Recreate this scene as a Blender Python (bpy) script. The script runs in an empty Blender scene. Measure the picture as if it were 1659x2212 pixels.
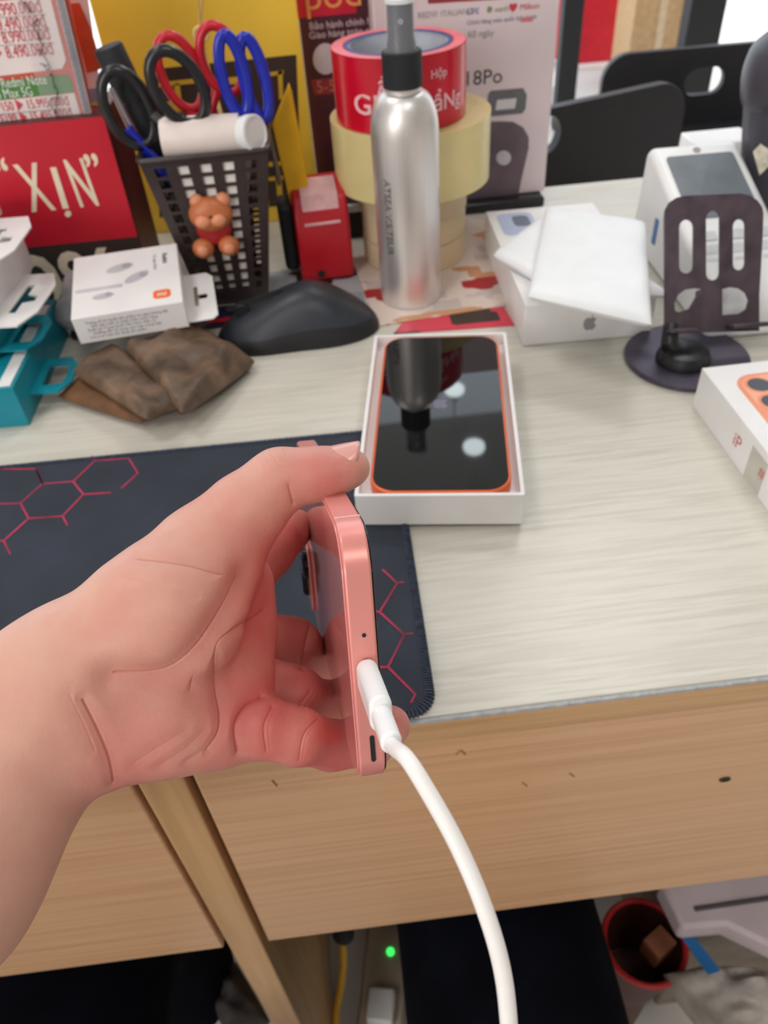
import bpy, bmesh, math, random
import numpy as np
from mathutils import Vector, Matrix
from mathutils.geometry import tessellate_polygon

random.seed(7)
DESK = 0.75                      # height of the desk top over the floor; builders below measure z from the desk top
scene = bpy.context.scene
col = scene.collection

# ------------------------------------------------------------------ camera
CAM_H = 0.30
RM = np.array([[0.99307823, 0.11245816, -0.03389396],
               [-0.10107379, 0.67122604, -0.73432942],
               [-0.05983082, 0.73267234, 0.67794654]])
FPX, CX, CY = 1660.0, 829.5, 1106.0
cd = bpy.data.cameras.new('camera')
cam = bpy.data.objects.new('camera', cd)
col.objects.link(cam)
cam.matrix_world = Matrix.Translation((0, 0, CAM_H + DESK)) @ Matrix(RM.tolist()).to_4x4()
cd.sensor_fit = 'VERTICAL'
cd.sensor_height = 34.6
cd.lens = FPX * 34.6 / 2212
cd.clip_start = 0.01
cd.dof.use_dof = True
cd.dof.focus_distance = 0.205
cd.dof.aperture_fstop = cd.lens / 1.3
scene.camera = cam

# ------------------------------------------------------------------ world, lights, exposure
wd = bpy.data.worlds.new('world')
scene.world = wd
wd.use_nodes = True
bg = wd.node_tree.nodes['Background']
bg.inputs['Color'].default_value = (0.82, 0.91, 1.0, 1)
bg.inputs['Strength'].default_value = 3.4

def area_light(name, loc, size, energy, color=(1, 1, 1), rot=(0, 0, 0), size_y=None):
    ld = bpy.data.lights.new(name, 'AREA')
    ld.energy = energy; ld.color = color; ld.size = size
    if size_y:
        ld.shape = 'RECTANGLE'; ld.size_y = size_y
    o = bpy.data.objects.new(name, ld)
    o.location = (loc[0], loc[1], loc[2] + DESK); o.rotation_euler = rot
    col.objects.link(o)
    return o
area_light('ceiling_fill_light', (0.85, 1.9, 2.18), 0.6, 24, (1.0, 0.98, 0.96))  # unseen ceiling lamps, added as fill; this one also gives the desk glare
area_light('ceiling_fill_light', (-0.9, 0.9, 2.18), 0.6, 18, (1.0, 0.98, 0.96))
area_light('ceiling_fill_light', (0.5, -0.9, 2.18), 0.6, 17, (1.0, 0.97, 0.94))  # added fill from behind the camera, no fixture built
area_light('ceiling_fill_light', (-1.0, -1.0, 2.18), 0.6, 17, (1.0, 0.97, 0.94))
area_light('front_fill_light', (-2.3, -2.5, 1.15), 2.4, 84, (1.0, 0.97, 0.95), Vector((2.3, 3.0, -1.1)).to_track_quat('-Z', 'Z').to_euler(), 0.9)  # unseen fill lamp, added to brighten surfaces that face the camera
sd = bpy.data.lights.new('sun', 'SUN'); sd.energy = 5.0; sd.angle = 0.02; sd.color = (1, 0.96, 0.9)
sun = bpy.data.objects.new('sun', sd); col.objects.link(sun)
sun.rotation_euler = (math.radians(-24), math.radians(14), 0)

scene.view_settings.view_transform = 'Standard'
scene.view_settings.look = 'None'
scene.view_settings.gamma = 1
scene.view_settings.use_curve_mapping = False
scene.view_settings.exposure = -0.68

# ------------------------------------------------------------------ measuring helpers (a photo point at a known height, distance or depth)
CO = np.array([0, 0, CAM_H])
def _ray(px, py):
    return RM @ np.array([(px - CX) / FPX, -(py - CY) / FPX, -1.0])
def at_z(px, py, z=0.0):
    r = _ray(px, py); return Vector(CO + (z - CAM_H) / r[2] * r)
def at_y(px, py, y):
    r = _ray(px, py); return Vector(CO + y / r[1] * r)
def at_d(px, py, d):
    return Vector(CO + d * _ray(px, py))

# ------------------------------------------------------------------ materials
def lin(c):
    return tuple(((v / 255) / 12.92 if v / 255 <= 0.04045 else ((v / 255 + 0.055) / 1.055) ** 2.4) for v in c[:3]) + (1,)
MATS = {}
def mat(name, c, rough=0.5, metal=0.0, var=0.06, scale=40, bump=0.0, bscale=200, spec=0.5, coat=0.0, alpha=1.0, trans=0.0, sss=0.0, emit=None, stretch=None):
    if name in MATS: return MATS[name]
    m = bpy.data.materials.new(name); m.use_nodes = True
    nt = m.node_tree; b = nt.nodes['Principled BSDF']
    tc = nt.nodes.new('ShaderNodeTexCoord'); mp = nt.nodes.new('ShaderNodeMapping')
    nt.links.new(tc.outputs['Object'], mp.inputs['Vector'])
    if stretch: mp.inputs['Scale'].default_value = stretch
    nz = nt.nodes.new('ShaderNodeTexNoise'); nz.inputs['Scale'].default_value = scale; nz.inputs['Detail'].default_value = 4
    nt.links.new(mp.outputs['Vector'], nz.inputs['Vector'])
    cr = nt.nodes.new('ShaderNodeValToRGB')
    L = lin(c)
    cr.color_ramp.elements[0].color = tuple(max(0, v * (1 - var * 2)) for v in L[:3]) + (1,)
    cr.color_ramp.elements[1].color = tuple(min(1, v * (1 + var * 2)) for v in L[:3]) + (1,)
    cr.color_ramp.elements[0].position = 0.3; cr.color_ramp.elements[1].position = 0.7
    nt.links.new(nz.outputs['Fac'], cr.inputs['Fac'])
    nt.links.new(cr.outputs['Color'], b.inputs['Base Color'])
    b.inputs['Roughness'].default_value = rough; b.inputs['Metallic'].default_value = metal
    b.inputs['Specular IOR Level'].default_value = spec
    b.inputs['Coat Weight'].default_value = coat; b.inputs['Coat Roughness'].default_value = 0.05
    b.inputs['Alpha'].default_value = alpha
    b.inputs['Transmission Weight'].default_value = trans
    if sss:
        b.inputs['Subsurface Weight'].default_value = sss
        b.inputs['Subsurface Radius'].default_value = (1, 0.4, 0.25); b.inputs['Subsurface Scale'].default_value = 0.004
    if emit:
        b.inputs['Emission Color'].default_value = lin(emit[0]); b.inputs['Emission Strength'].default_value = emit[1]
    if bump:
        n2 = nt.nodes.new('ShaderNodeTexNoise'); n2.inputs['Scale'].default_value = bscale; n2.inputs['Detail'].default_value = 3
        nt.links.new(mp.outputs['Vector'], n2.inputs['Vector'])
        bp = nt.nodes.new('ShaderNodeBump'); bp.inputs['Strength'].default_value = bump; bp.inputs['Distance'].default_value = 0.001
        nt.links.new(n2.outputs['Fac'], bp.inputs['Height']); nt.links.new(bp.outputs['Normal'], b.inputs['Normal'])
    MATS[name] = m
    return m

def wood(name, c1, c2, c3, rough, sy=260, sx=5, axis='x', bump=0.15):
    if name in MATS: return MATS[name]
    m = bpy.data.materials.new(name); m.use_nodes = True
    nt = m.node_tree; b = nt.nodes['Principled BSDF']
    tc = nt.nodes.new('ShaderNodeTexCoord'); mp = nt.nodes.new('ShaderNodeMapping')
    mp.inputs['Scale'].default_value = {'x': (sx, sy, sy), 'z': (sy, sy, sx)}[axis]
    nt.links.new(tc.outputs['Object'], mp.inputs['Vector'])
    n1 = nt.nodes.new('ShaderNodeTexNoise'); n1.inputs['Scale'].default_value = 1; n1.inputs['Detail'].default_value = 5; n1.inputs['Distortion'].default_value = 0.4
    nt.links.new(mp.outputs['Vector'], n1.inputs['Vector'])
    mp2 = nt.nodes.new('ShaderNodeMapping'); k = 0.13
    mp2.inputs['Scale'].default_value = {'x': (sx * .5, sy * k, sy * k), 'z': (sy * k, sy * k, sx * .5)}[axis]
    nt.links.new(tc.outputs['Object'], mp2.inputs['Vector'])
    n2 = nt.nodes.new('ShaderNodeTexNoise'); n2.inputs['Scale'].default_value = 1; n2.inputs['Detail'].default_value = 3
    nt.links.new(mp2.outputs['Vector'], n2.inputs['Vector'])
    r1 = nt.nodes.new('ShaderNodeValToRGB')
    r1.color_ramp.elements[0].position = 0.36; r1.color_ramp.elements[0].color = lin(c2)
    r1.color_ramp.elements[1].position = 0.58; r1.color_ramp.elements[1].color = lin(c1)
    nt.links.new(n1.outputs['Fac'], r1.inputs['Fac'])
    mx = nt.nodes.new('ShaderNodeMix'); mx.data_type = 'RGBA'
    r2 = nt.nodes.new('ShaderNodeMapRange'); r2.inputs[1].default_value = 0.4; r2.inputs[2].default_value = 0.75; r2.inputs[3].default_value = 0; r2.inputs[4].default_value = 0.8
    nt.links.new(n2.outputs['Fac'], r2.inputs[0]); nt.links.new(r2.outputs[0], mx.inputs[0])
    nt.links.new(r1.outputs['Color'], mx.inputs[6]); mx.inputs[7].default_value = lin(c3)
    nt.links.new(mx.outputs[2], b.inputs['Base Color'])
    b.inputs['Roughness'].default_value = rough
    bp = nt.nodes.new('ShaderNodeBump'); bp.inputs['Strength'].default_value = bump; bp.inputs['Distance'].default_value = 0.0004
    nt.links.new(n1.outputs['Fac'], bp.inputs['Height']); nt.links.new(bp.outputs['Normal'], b.inputs['Normal'])
    MATS[name] = m
    return m

WHITE = mat('white_card', (238, 236, 236), 0.45, var=0.015)
WHITE2 = mat('white_plastic', (236, 237, 238), 0.3, var=0.015)
BLACK = mat('black_plastic', (30, 30, 33), 0.35, var=0.1)
BLACKM = mat('black_matte', (26, 27, 31), 0.7, var=0.1)
GREYINK = mat('grey_ink', (150, 148, 150), 0.5)
DARKINK = mat('dark_ink', (60, 58, 62), 0.5)
REDINK = mat('red_ink', (200, 60, 70), 0.5)
CREAM = mat('cream_ink', (240, 226, 200), 0.5)
STEEL = mat('steel', (190, 190, 194), 0.25, metal=1.0, var=0.03)

# ------------------------------------------------------------------ mesh helpers
class MB:
    def __init__(s): s.v = []; s.f = []
    def add(s, vs, fs):
        n = len(s.v); s.v += [tuple(p) for p in vs]; s.f += [tuple(i + n for i in f) for f in fs]; return s
    def box(s, c, d, rot=None):
        x, y, z = (k / 2 for k in d)
        vs = [Vector(p) for p in ((-x, -y, -z), (x, -y, -z), (x, y, -z), (-x, y, -z), (-x, -y, z), (x, -y, z), (x, y, z), (-x, y, z))]
        if rot: vs = [rot @ p for p in vs]
        c = Vector(c)
        return s.add([p + c for p in vs], [(3, 2, 1, 0), (4, 5, 6, 7), (0, 1, 5, 4), (1, 2, 6, 5), (2, 3, 7, 6), (3, 0, 4, 7)])
    def hexa(s, lo, hi):                       # two rings of equal length
        n = len(lo)
        return s.add(list(lo) + list(hi), [tuple(range(n - 1, -1, -1)), tuple(range(n, 2 * n))] + [(i, (i + 1) % n, n + (i + 1) % n, n + i) for i in range(n)])
    def prism(s, poly, z0, z1, holes=()):
        if not holes:
            return s.hexa([(x, y, z0) for x, y in poly], [(x, y, z1) for x, y in poly])
        loops = [list(poly)] + [list(h) for h in holes]
        tri = tessellate_polygon([[Vector((x, y, 0)) for x, y in l] for l in loops])
        flat = [p for l in loops for p in l]; n = len(flat)
        fs = []
        for t in tri:
            a, b, c = (flat[i] for i in t)
            if (b[0] - a[0]) * (c[1] - a[1]) - (b[1] - a[1]) * (c[0] - a[0]) < 0: t = t[::-1]
            fs.append(tuple(n + i for i in t)); fs.append(tuple(t[::-1]))
        o = 0
        for l in loops:
            m = len(l); ar = sum(l[i][0] * l[(i + 1) % m][1] - l[(i + 1) % m][0] * l[i][1] for i in range(m))
            outer = l is loops[0]
            for i in range(m):
                a, b = o + i, o + (i + 1) % m
                q = (a, b, n + b, n + a)
                if (ar > 0) != outer: q = q[::-1]
                fs.append(q)
            o += m
        return s.add([(x, y, z0) for x, y in flat] + [(x, y, z1) for x, y in flat], fs)
    def lathe(s, prof, n=40, c=(0, 0, 0), cap=True):
        vs = []; fs = []
        for r, z in prof:
            for i in range(n):
                a = 2 * math.pi * i / n; vs.append((c[0] + r * math.cos(a), c[1] + r * math.sin(a), c[2] + z))
        for k in range(len(prof) - 1):
            for i in range(n):
                j = (i + 1) % n; fs.append((k * n + i, k * n + j, (k + 1) * n + j, (k + 1) * n + i))
        if cap:
            fs.append(tuple(range(n - 1, -1, -1))); fs.append(tuple((len(prof) - 1) * n + i for i in range(n)))
        return s.add(vs, fs)
    def tube(s, path, rad, n=12, closed=False, flat=1.0, ref=None):
        P = [Vector(p) for p in path]; m = len(P)
        if not hasattr(rad, '__len__'): rad = [rad] * m
        T = []
        for i in range(m):
            a = P[(i - 1) % m] if (closed or i) else P[0]; b = P[(i + 1) % m] if (closed or i < m - 1) else P[-1]
            T.append((b - a).normalized())
        r0 = Vector(ref) if ref else Vector((0.13, 0.21, 0.97))
        if abs(r0.dot(T[0])) > 0.95: r0 = Vector((1, 0, 0))
        N = (r0 - T[0] * r0.dot(T[0])).normalized(); vs = []
        for i in range(m):
            rr = r0 if ref else N
            N = (rr - T[i] * rr.dot(T[i])).normalized(); Bn = T[i].cross(N)
            for k in range(n):
                a = 2 * math.pi * k / n
                vs.append(P[i] + rad[i] * (math.cos(a) * N * flat + math.sin(a) * Bn))
        fs = []
        for i in range(m if closed else m - 1):
            o = (i + 1) % m
            for k in range(n):
                j = (k + 1) % n; fs.append((i * n + k, i * n + j, o * n + j, o * n + k))
        if not closed:
            fs.append(tuple(range(n - 1, -1, -1))); fs.append(tuple((m - 1) * n + k for k in range(n)))
        return s.add(vs, fs)
    def sphere(s, c, r, n=20, m=12):
        if not hasattr(r, '__len__'): r = (r, r, r)
        vs = []; fs = []
        for i in range(m + 1):
            p = math.pi * i / m
            for k in range(n):
                a = 2 * math.pi * k / n
                vs.append((c[0] + r[0] * math.sin(p) * math.cos(a), c[1] + r[1] * math.sin(p) * math.sin(a), c[2] - r[2] * math.cos(p)))
        for i in range(m):
            for k in range(n):
                j = (k + 1) % n; fs.append((i * n + k, i * n + j, (i + 1) * n + j, (i + 1) * n + k))
        return s.add(vs, fs)
    def pad(s, corners, zc, T, n=14, pw=4, wob=0.0, seed=0, lift=None):
        # soft slab over a quad; zc: heights of the four corners' mid-plane
        rn = random.Random(seed); ph = [rn.uniform(0, 6.28) for _ in range(6)]
        C = [Vector((c[0], c[1], 0)) for c in corners]
        top = []; bot = []
        for i in range(n + 1):
            for j in range(n + 1):
                a = math.sin((i / n - .5) * math.pi); b = math.sin((j / n - .5) * math.pi)
                u = (a + 1) / 2; v = (b + 1) / 2
                p = C[0] * (1 - u) * (1 - v) + C[1] * u * (1 - v) + C[2] * u * v + C[3] * (1 - u) * v
                z = zc[0] * (1 - u) * (1 - v) + zc[1] * u * (1 - v) + zc[2] * u * v + zc[3] * (1 - u) * v
                h = T / 2 * (max(0, 1 - abs(a) ** pw) ** .5) * (max(0, 1 - abs(b) ** pw) ** .5)
                w = wob * (math.sin(5 * a + ph[0]) * math.sin(4 * b + ph[1]) + .5 * math.sin(9 * a + 3 * b + ph[2]))
                if lift: z += lift(a, b)
                top.append((p.x, p.y, z + h + w * (h / T * 2))); bot.append((p.x, p.y, z - h))
        N1 = n + 1; o = len(top); fs = []
        for i in range(n):
            for j in range(n):
                q = (i * N1 + j, (i + 1) * N1 + j, (i + 1) * N1 + j + 1, i * N1 + j + 1)
                fs.append(q); fs.append(tuple(o + k for k in q[::-1]))
        s.add(top + bot, fs)
        return s
    def move(s, M):
        s.v = [tuple(M @ Vector(p)) for p in s.v]; return s
    def build(s, name, m, parent=None, smooth=35, bevel=0.0, seg=2, weld=False):
        me = bpy.data.meshes.new(name); me.from_pydata(s.v, [], s.f); me.update()
        if weld:
            bm = bmesh.new(); bm.from_mesh(me); bmesh.ops.remove_doubles(bm, verts=bm.verts, dist=1e-5); bmesh.ops.recalc_face_normals(bm, faces=bm.faces); bm.to_mesh(me); bm.free()
        o = bpy.data.objects.new(name, me); col.objects.link(o)
        me.materials.append(m)
        if smooth:
            me.polygons.foreach_set('use_smooth', [True] * len(me.polygons))
            me.set_sharp_from_angle(angle=math.radians(smooth))
        if parent: o.parent = parent
        else: o.location.z += DESK
        if bevel:
            bv = o.modifiers.new('bevel', 'BEVEL'); bv.width = bevel; bv.segments = seg; bv.limit_method = 'ANGLE'; bv.angle_limit = math.radians(40)
            if not smooth: pass
        return o

def rrect(w, h, r, n=6, c=(0, 0)):
    out = []
    for sx, sy, a0 in ((1, 1, 0), (-1, 1, 90), (-1, -1, 180), (1, -1, 270)):
        for i in range(n + 1):
            a = math.radians(a0 + 90 * i / n)
            out.append((c[0] + sx * (w / 2 - r) + r * math.cos(a), c[1] + sy * (h / 2 - r) + r * math.sin(a)))
    return out
def circ(r, n=32, c=(0, 0), ry=None):
    return [(c[0] + r * math.cos(2 * math.pi * i / n), c[1] + (ry or r) * math.sin(2 * math.pi * i / n)) for i in range(n)]
def smooth_path(pts, k=8):
    P = [Vector(p) for p in pts]; out = []
    for i in range(len(P) - 1):
        p0 = P[max(0, i - 1)]; p1 = P[i]; p2 = P[i + 1]; p3 = P[min(len(P) - 1, i + 2)]
        for j in range(k):
            t = j / k
            out.append(0.5 * ((2 * p1) + (p2 - p0) * t + (2 * p0 - 5 * p1 + 4 * p2 - p3) * t * t + (3 * p1 - p0 - 3 * p2 + p3) * t ** 3))
    out.append(P[-1]); return out

def tag(o, label, cat, group=None, kind=None):
    if label: o['label'] = label
    if cat: o['category'] = cat
    if group: o['group'] = group
    if kind: o['kind'] = kind
    return o
def thing(name, label, cat, loc=(0, 0, 0), rz=0.0, group=None, M=None):
    o = bpy.data.objects.new(name, None); col.objects.link(o)
    o.empty_display_size = 0.01
    base = Matrix.Translation((loc[0], loc[1], loc[2] + DESK))
    o.matrix_world = base @ (M.to_4x4() if M is not None else Matrix.Rotation(rz, 4, 'Z'))
    return tag(o, label, cat, group)
def struct(o):
    o['kind'] = 'structure'; return o
def text_mesh(s, size, align='LEFT', shear=0.0, bold=0.0, extr=0.0):
    cu = bpy.data.curves.new('tmp', 'FONT'); cu.body = s; cu.size = size; cu.align_x = align; cu.shear = shear
    cu.offset = bold; cu.extrude = extr; cu.resolution_u = 3
    ob = bpy.data.objects.new('tmp', cu); col.objects.link(ob)
    ev = ob.evaluated_get(bpy.context.evaluated_depsgraph_get()); me0 = ev.to_mesh()
    V = [v.co.copy() for v in me0.vertices]; Fc = [tuple(p.vertices) for p in me0.polygons]
    ev.to_mesh_clear(); bpy.data.objects.remove(ob); bpy.data.curves.remove(cu)
    return V, Fc
def text(s, size, m, parent, loc, rot=(math.pi / 2, 0, 0), align='LEFT', sx=1.0, shear=0.0, name='lettering', bold=0.0, extr=0.00008):
    V, Fc = text_mesh(s, size, align, shear, bold, extr)
    o = MB().add(V, Fc).build(name, m, parent, smooth=0)
    o.location = loc; o.rotation_euler = rot; o.scale = (sx, 1, 1)
    return o
def vquad(parent, pts, y, nm, m, e=0.0002):      # flat print on a vertical face at distance y (photo points); parent is unrotated
    O = parent.location
    a_ = [at_y(px, py, y) for px, py in pts]; a_ = [Vector((p.x - O.x, y - O.y, p.z - (O.z - DESK))) for p in a_]
    b_ = [p - Vector((0, e, 0)) for p in a_]
    return MB().hexa(a_, b_).build(nm, m, parent, smooth=0, weld=True)
def Rz(a): return Matrix.Rotation(a, 3, 'Z')

# ================================================================== SETTING
FLOORM = mat('floor_tile', (214, 210, 204), 0.25, var=0.04, scale=6)
struct(MB().box((0, 0.0, -0.78), (7.0, 6.8, 0.06)).build('floor', FLOORM, smooth=0))
struct(MB().box((0, 8.6, -0.80), (20.0, 10.4, 0.06)).build('pavement', mat('pavement_concrete', (205, 203, 200), 0.8, var=0.05, scale=3), smooth=0))
struct(MB().box((0, 0.0, 2.28), (7.0, 6.8, 0.08)).build('ceiling', mat('ceiling_paint', (196, 196, 194), 0.8, var=0.02), smooth=0))
WALLM = mat('wall_paint', (206, 200, 192), 0.7, var=0.03, scale=5)
struct(MB().box((-3.55, 0, 0.75), (0.1, 6.8, 3.0)).build('wall_left', WALLM, smooth=0))
struct(MB().box((3.55, 0, 0.75), (0.1, 6.8, 3.0)).build('wall_right', WALLM, smooth=0))
struct(MB().box((0, -3.45, 0.75), (7.2, 0.1, 3.0)).build('wall_back', WALLM, smooth=0))
FRAMEM = mat('black_door_frame', (18, 19, 26), 0.6)
struct(MB().box((at_y(1232, 60, 3.37).x, 3.37, 0.745), (0.078, 0.06, 2.99)).build('trim_1', FRAMEM, bevel=0.004))
struct(MB().box((at_y(1517, 40, 3.37).x, 3.37, 0.745), (0.140, 0.08, 2.99)).build('trim_2', FRAMEM, bevel=0.004))

# things standing far behind the desk
t = thing('red_banner', 'tall red banner panel standing on the shop floor far behind the chairs', 'banner', (at_y(1296, 60, 4.36).x, 4.36, -0.77))
MB().box((0, 0, 0.95), (0.27, 0.03, 1.86)).build('panel', mat('red_vinyl', (196, 24, 48), 0.45), t, bevel=0.003)
MB().box((-0.0, 0, 0.01), (0.27, 0.12, 0.02)).build('foot_plate', WHITE, t, bevel=0.003)
t = thing('tan_column', 'tan cardboard column with pale vertical stripes beside the red banner', 'column', (at_y(1415, 50, 4.05).x, 4.05, -0.77))
TAN = mat('tan_board', (196, 160, 118), 0.6)
MB().box((0, 0, 0.9), (0.30, 0.24, 1.8)).build('board', TAN, t, bevel=0.006)
for x in (-0.02, 0.09):
    MB().box((x, -0.123, 0.9), (0.035, 0.006, 1.8)).build('stripe', mat('pale_tan', (214, 190, 158), 0.5), t)
t = thing('pink_banner', 'narrow red and pink sign edge seen left of the thin black post', 'banner', (at_y(1210, 50, 4.5).x, 4.5, -0.77))
MB().box((0, 0, 0.95), (0.05, 0.03, 1.9)).build('panel', mat('pink_vinyl', (230, 90, 104), 0.5), t, bevel=0.003)
MB().box((0, 0, 0.01), (0.1, 0.1, 0.02)).build('foot_plate', WHITE, t, bevel=0.003)

# lamps hanging from the ceiling, mirrored in the phone screen
BULB = mat('lamp_glow', (255, 250, 240), 0.4, emit=((236, 250, 255), 14))
for (x, y, lab) in ((0.58, 2.83, 'round glowing ceiling lamp nearer the desk, mirrored low in the black screen'), (0.57, 3.32, 'round glowing ceiling lamp nearer the street, mirrored high in the black screen')):
    t = thing('ceiling_lamp', lab, 'lamp', (x, y, 1.98), group='ceiling lamps')
    MB().lathe([(0.0, 0), (0.03, 0.004), (0.05, 0.02), (0.052, 0.035), (0.045, 0.05)], 28).build('bulb', BULB, t)
    MB().lathe([(0.046, 0.045), (0.046, 0.06), (0.03, 0.08), (0.015, 0.1), (0.004, 0.105), (0.004, 0.26)], 28).build('holder', WHITE2, t)

# ================================================================== DESK
EDGE = 0.187
TOPW = wood('cream_laminate', (214, 210, 199), (199, 194, 181), (207, 203, 191), 0.34, 420, 20)
BEECH = wood('beech_laminate', (212, 168, 130), (196, 150, 112), (206, 164, 124), 0.42, 240, 4)
BEECHV = wood('beech_upright', (204, 162, 116), (184, 142, 98), (198, 158, 114), 0.45, 120, 5, axis='z')
EDGEB = wood('edge_band_beech', (204, 162, 118), (186, 144, 102), (196, 158, 116), 0.45, 200, 6)
desk = thing('desk', 'desk with a cream wood-grain top and beech drawer fronts', 'desk', (0, EDGE, -DESK))
H = DESK
MB().box((-0.10, 0.30, H - 0.0105), (1.50, 0.598, 0.018)).build('tabletop', TOPW, desk, bevel=0.0008)
# (the top sheet sits flush with z = 0)
for o in desk.children:
    if o.name.startswith('tabletop'): o.location.z = 0.0015
MB().box((-0.10, 0.0, H - 0.0088), (1.50, 0.0016, 0.0165)).build('edge_band', EDGEB, desk, bevel=0.0004)
MB().box((-0.10, -0.0003, H - 0.00075), (1.50, 0.0018, 0.0016)).build('edge_lip', mat('grey_laminate_edge', (168, 170, 172), 0.5, var=0.1, scale=300), desk)
MB().box((0.286, 0.012, H - 0.137), (0.754, 0.016, 0.226)).build('drawer_front', BEECH, desk, bevel=0.0012)
MB().box((-0.4845, 0.012, H - 0.140), (0.728, 0.016, 0.222)).build('drawer_front', BEECH, desk, bevel=0.0012)
MB().box((-0.1065, 0.29, (H - 0.021) / 2), (0.0215, 0.572, H - 0.021)).build('divider_panel', BEECHV, desk, bevel=0.001)
MB().box((-0.84, 0.29, (H - 0.021) / 2), (0.018, 0.57, H - 0.021)).build('side_panel', BEECHV, desk, bevel=0.001)
MB().box((0.64, 0.29, (H - 0.021) / 2), (0.018, 0.57, H - 0.021)).build('side_panel', BEECHV, desk, bevel=0.001)
MB().box((-0.10, 0.565, (H - 0.022) / 2 + .0005), (1.46, 0.016, H - 0.022)).build('modesty_shade_panel', BEECH, desk, bevel=0.001)  # unseen; run down to the floor to block daylight and darken under the desk
k = at_y(1566, 1684, EDGE + 0.0035)
MB().lathe([(0.0, 0), (0.0021, 0), (0.0021, 0.0012), (0.0013, 0.0012), (0.0013, 0.0002), (0.0, 0.0002)], 16, cap=False).move(Matrix.Translation((k.x, 0.0042, H + k.z)) @ Matrix.Rotation(math.pi / 2, 4, 'X') @ Matrix.Scale(1.5, 4, (1, 0, 0))).build('keyhole', mat('dark_hole', (58, 48, 24), 0.6), desk)

SCU = mat('scuff_brown', (160, 116, 78), .6)
for pts in (((985, 1630), (994, 1621), (1005, 1630)), ((1128, 1690), (1138, 1698)), ((1230, 1670), (1240, 1678)), ((588, 1686), (598, 1698))):
    MB().tube(smooth_path([Vector((p.x, p.y - EDGE, p.z + H)) for p in (at_y(x, y, EDGE + 0.0038) for x, y in pts)], 5), 0.00045, 6).build('scuff_mark', SCU, desk)

# ================================================================== MOUSE PAD
pad = thing('mouse_pad', 'dark navy mouse pad with red hexagon lines and stitched edge', 'mouse pad', (-0.1385, 0.2975, 0.0002), math.radians(-1.1))
PW, PH = 0.33, 0.213
NAVY = mat('navy_cloth', (40, 46, 60), 0.75, var=0.12, scale=25, bump=0.25, bscale=1400)
MB().prism(rrect(PW, PH, 0.011), 0, 0.0028).build('cloth', NAVY, pad, bevel=0.0006)
me = MB()
def padpt(px, py):
    w = at_z(px, py, 0.0032); M = pad.matrix_world.inverted(); q = M @ Vector((w.x, w.y, w.z + DESK)); return Vector((q.x, q.y, 0.00295))
hexl = [[(0, 1013), (78, 1013), (92, 1045), (158, 1040), (205, 995)], [(78, 1012), (92, 1045)], [(92, 1045), (44, 1087), (-30, 1090)], [(44, 1087), (62, 1120), (135, 1115), (180, 1068), (158, 1040)],
        [(180, 1068), (240, 1064)], [(62, 1120), (8, 1168), (-20, 1170)], [(8, 1168), (22, 1197)], [(135, 1115), (146, 1135)], [(205, 995), (278, 990), (298, 1022), (262, 1055)], [(205, 995), (198, 985)],
        [(826, 1230), (858, 1260), (820, 1322), (812, 1321)], [(858, 1260), (872, 1257)], [(820, 1322), (873, 1371), (838, 1441), (820, 1441)], [(873, 1371), (892, 1368)], [(838, 1441), (897, 1500), (888, 1518)]]
RPR = mat('red_print', (186, 44, 84), 0.7, var=0.25, scale=40)
for pl in hexl:
    P = [padpt(*p) for p in pl]; hm = MB(); n = len(P); Lq = []; Rq = []
    for i in range(n):
        d0 = (P[i] - P[max(0, i - 1)]); d1 = (P[min(n - 1, i + 1)] - P[i]); dv = (d0.normalized() + d1.normalized()).normalized(); nn = Vector((-dv.y, dv.x, 0)) * 0.00052
        Lq.append(P[i] + nn); Rq.append(P[i] - nn)
    vs = Lq + Rq + [p + Vector((0, 0, 0.00012)) for p in Lq + Rq]; fs = []
    for i in range(n - 1):
        a, b, c, d = i, i + 1, n + i + 1, n + i; k = 2 * n
        fs += [(a, b, c, d), (k + d, k + c, k + b, k + a), (a, k + a, k + b, b), (d, c, k + c, k + d)]
    fs += [(0, n, 3 * n, 2 * n), (n - 1, 3 * n - 1, 4 * n - 1, 2 * n - 1)]
    hm.add(vs, fs).build('hexagon_line', RPR, pad, smooth=0)
st = MB(); rp = rrect(PW - 0.003, PH - 0.003, 0.0105, n=10)
path = []
for i in range(len(rp)):
    a = Vector((*rp[i], 0)); b = Vector((*rp[(i + 1) % len(rp)], 0)); L = (b - a).length; n = max(1, round(L / 0.0014))
    for j in range(n): path.append((a.lerp(b, j / n), (b - a).normalized()))
for i, (p, d) in enumerate(path):
    nn = Vector((d.y, -d.x, 0)); jit = random.uniform(-.35, .35)
    e = d * 0.0006 * jit
    st.tube([p - nn * 0.0019 + Vector((0, 0, 0.0029)) - e, p + Vector((0, 0, 0.0034)), p + nn * 0.0017 + Vector((0, 0, 0.0026)) + e, p + nn * 0.0021 + Vector((0, 0, 0.0008)) + e], 0.00052, 5)
o = st.build('stitching', mat('navy_thread', (52, 62, 82), 0.6, var=0.3, scale=300), pad); o['kind'] = 'stuff'

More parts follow.
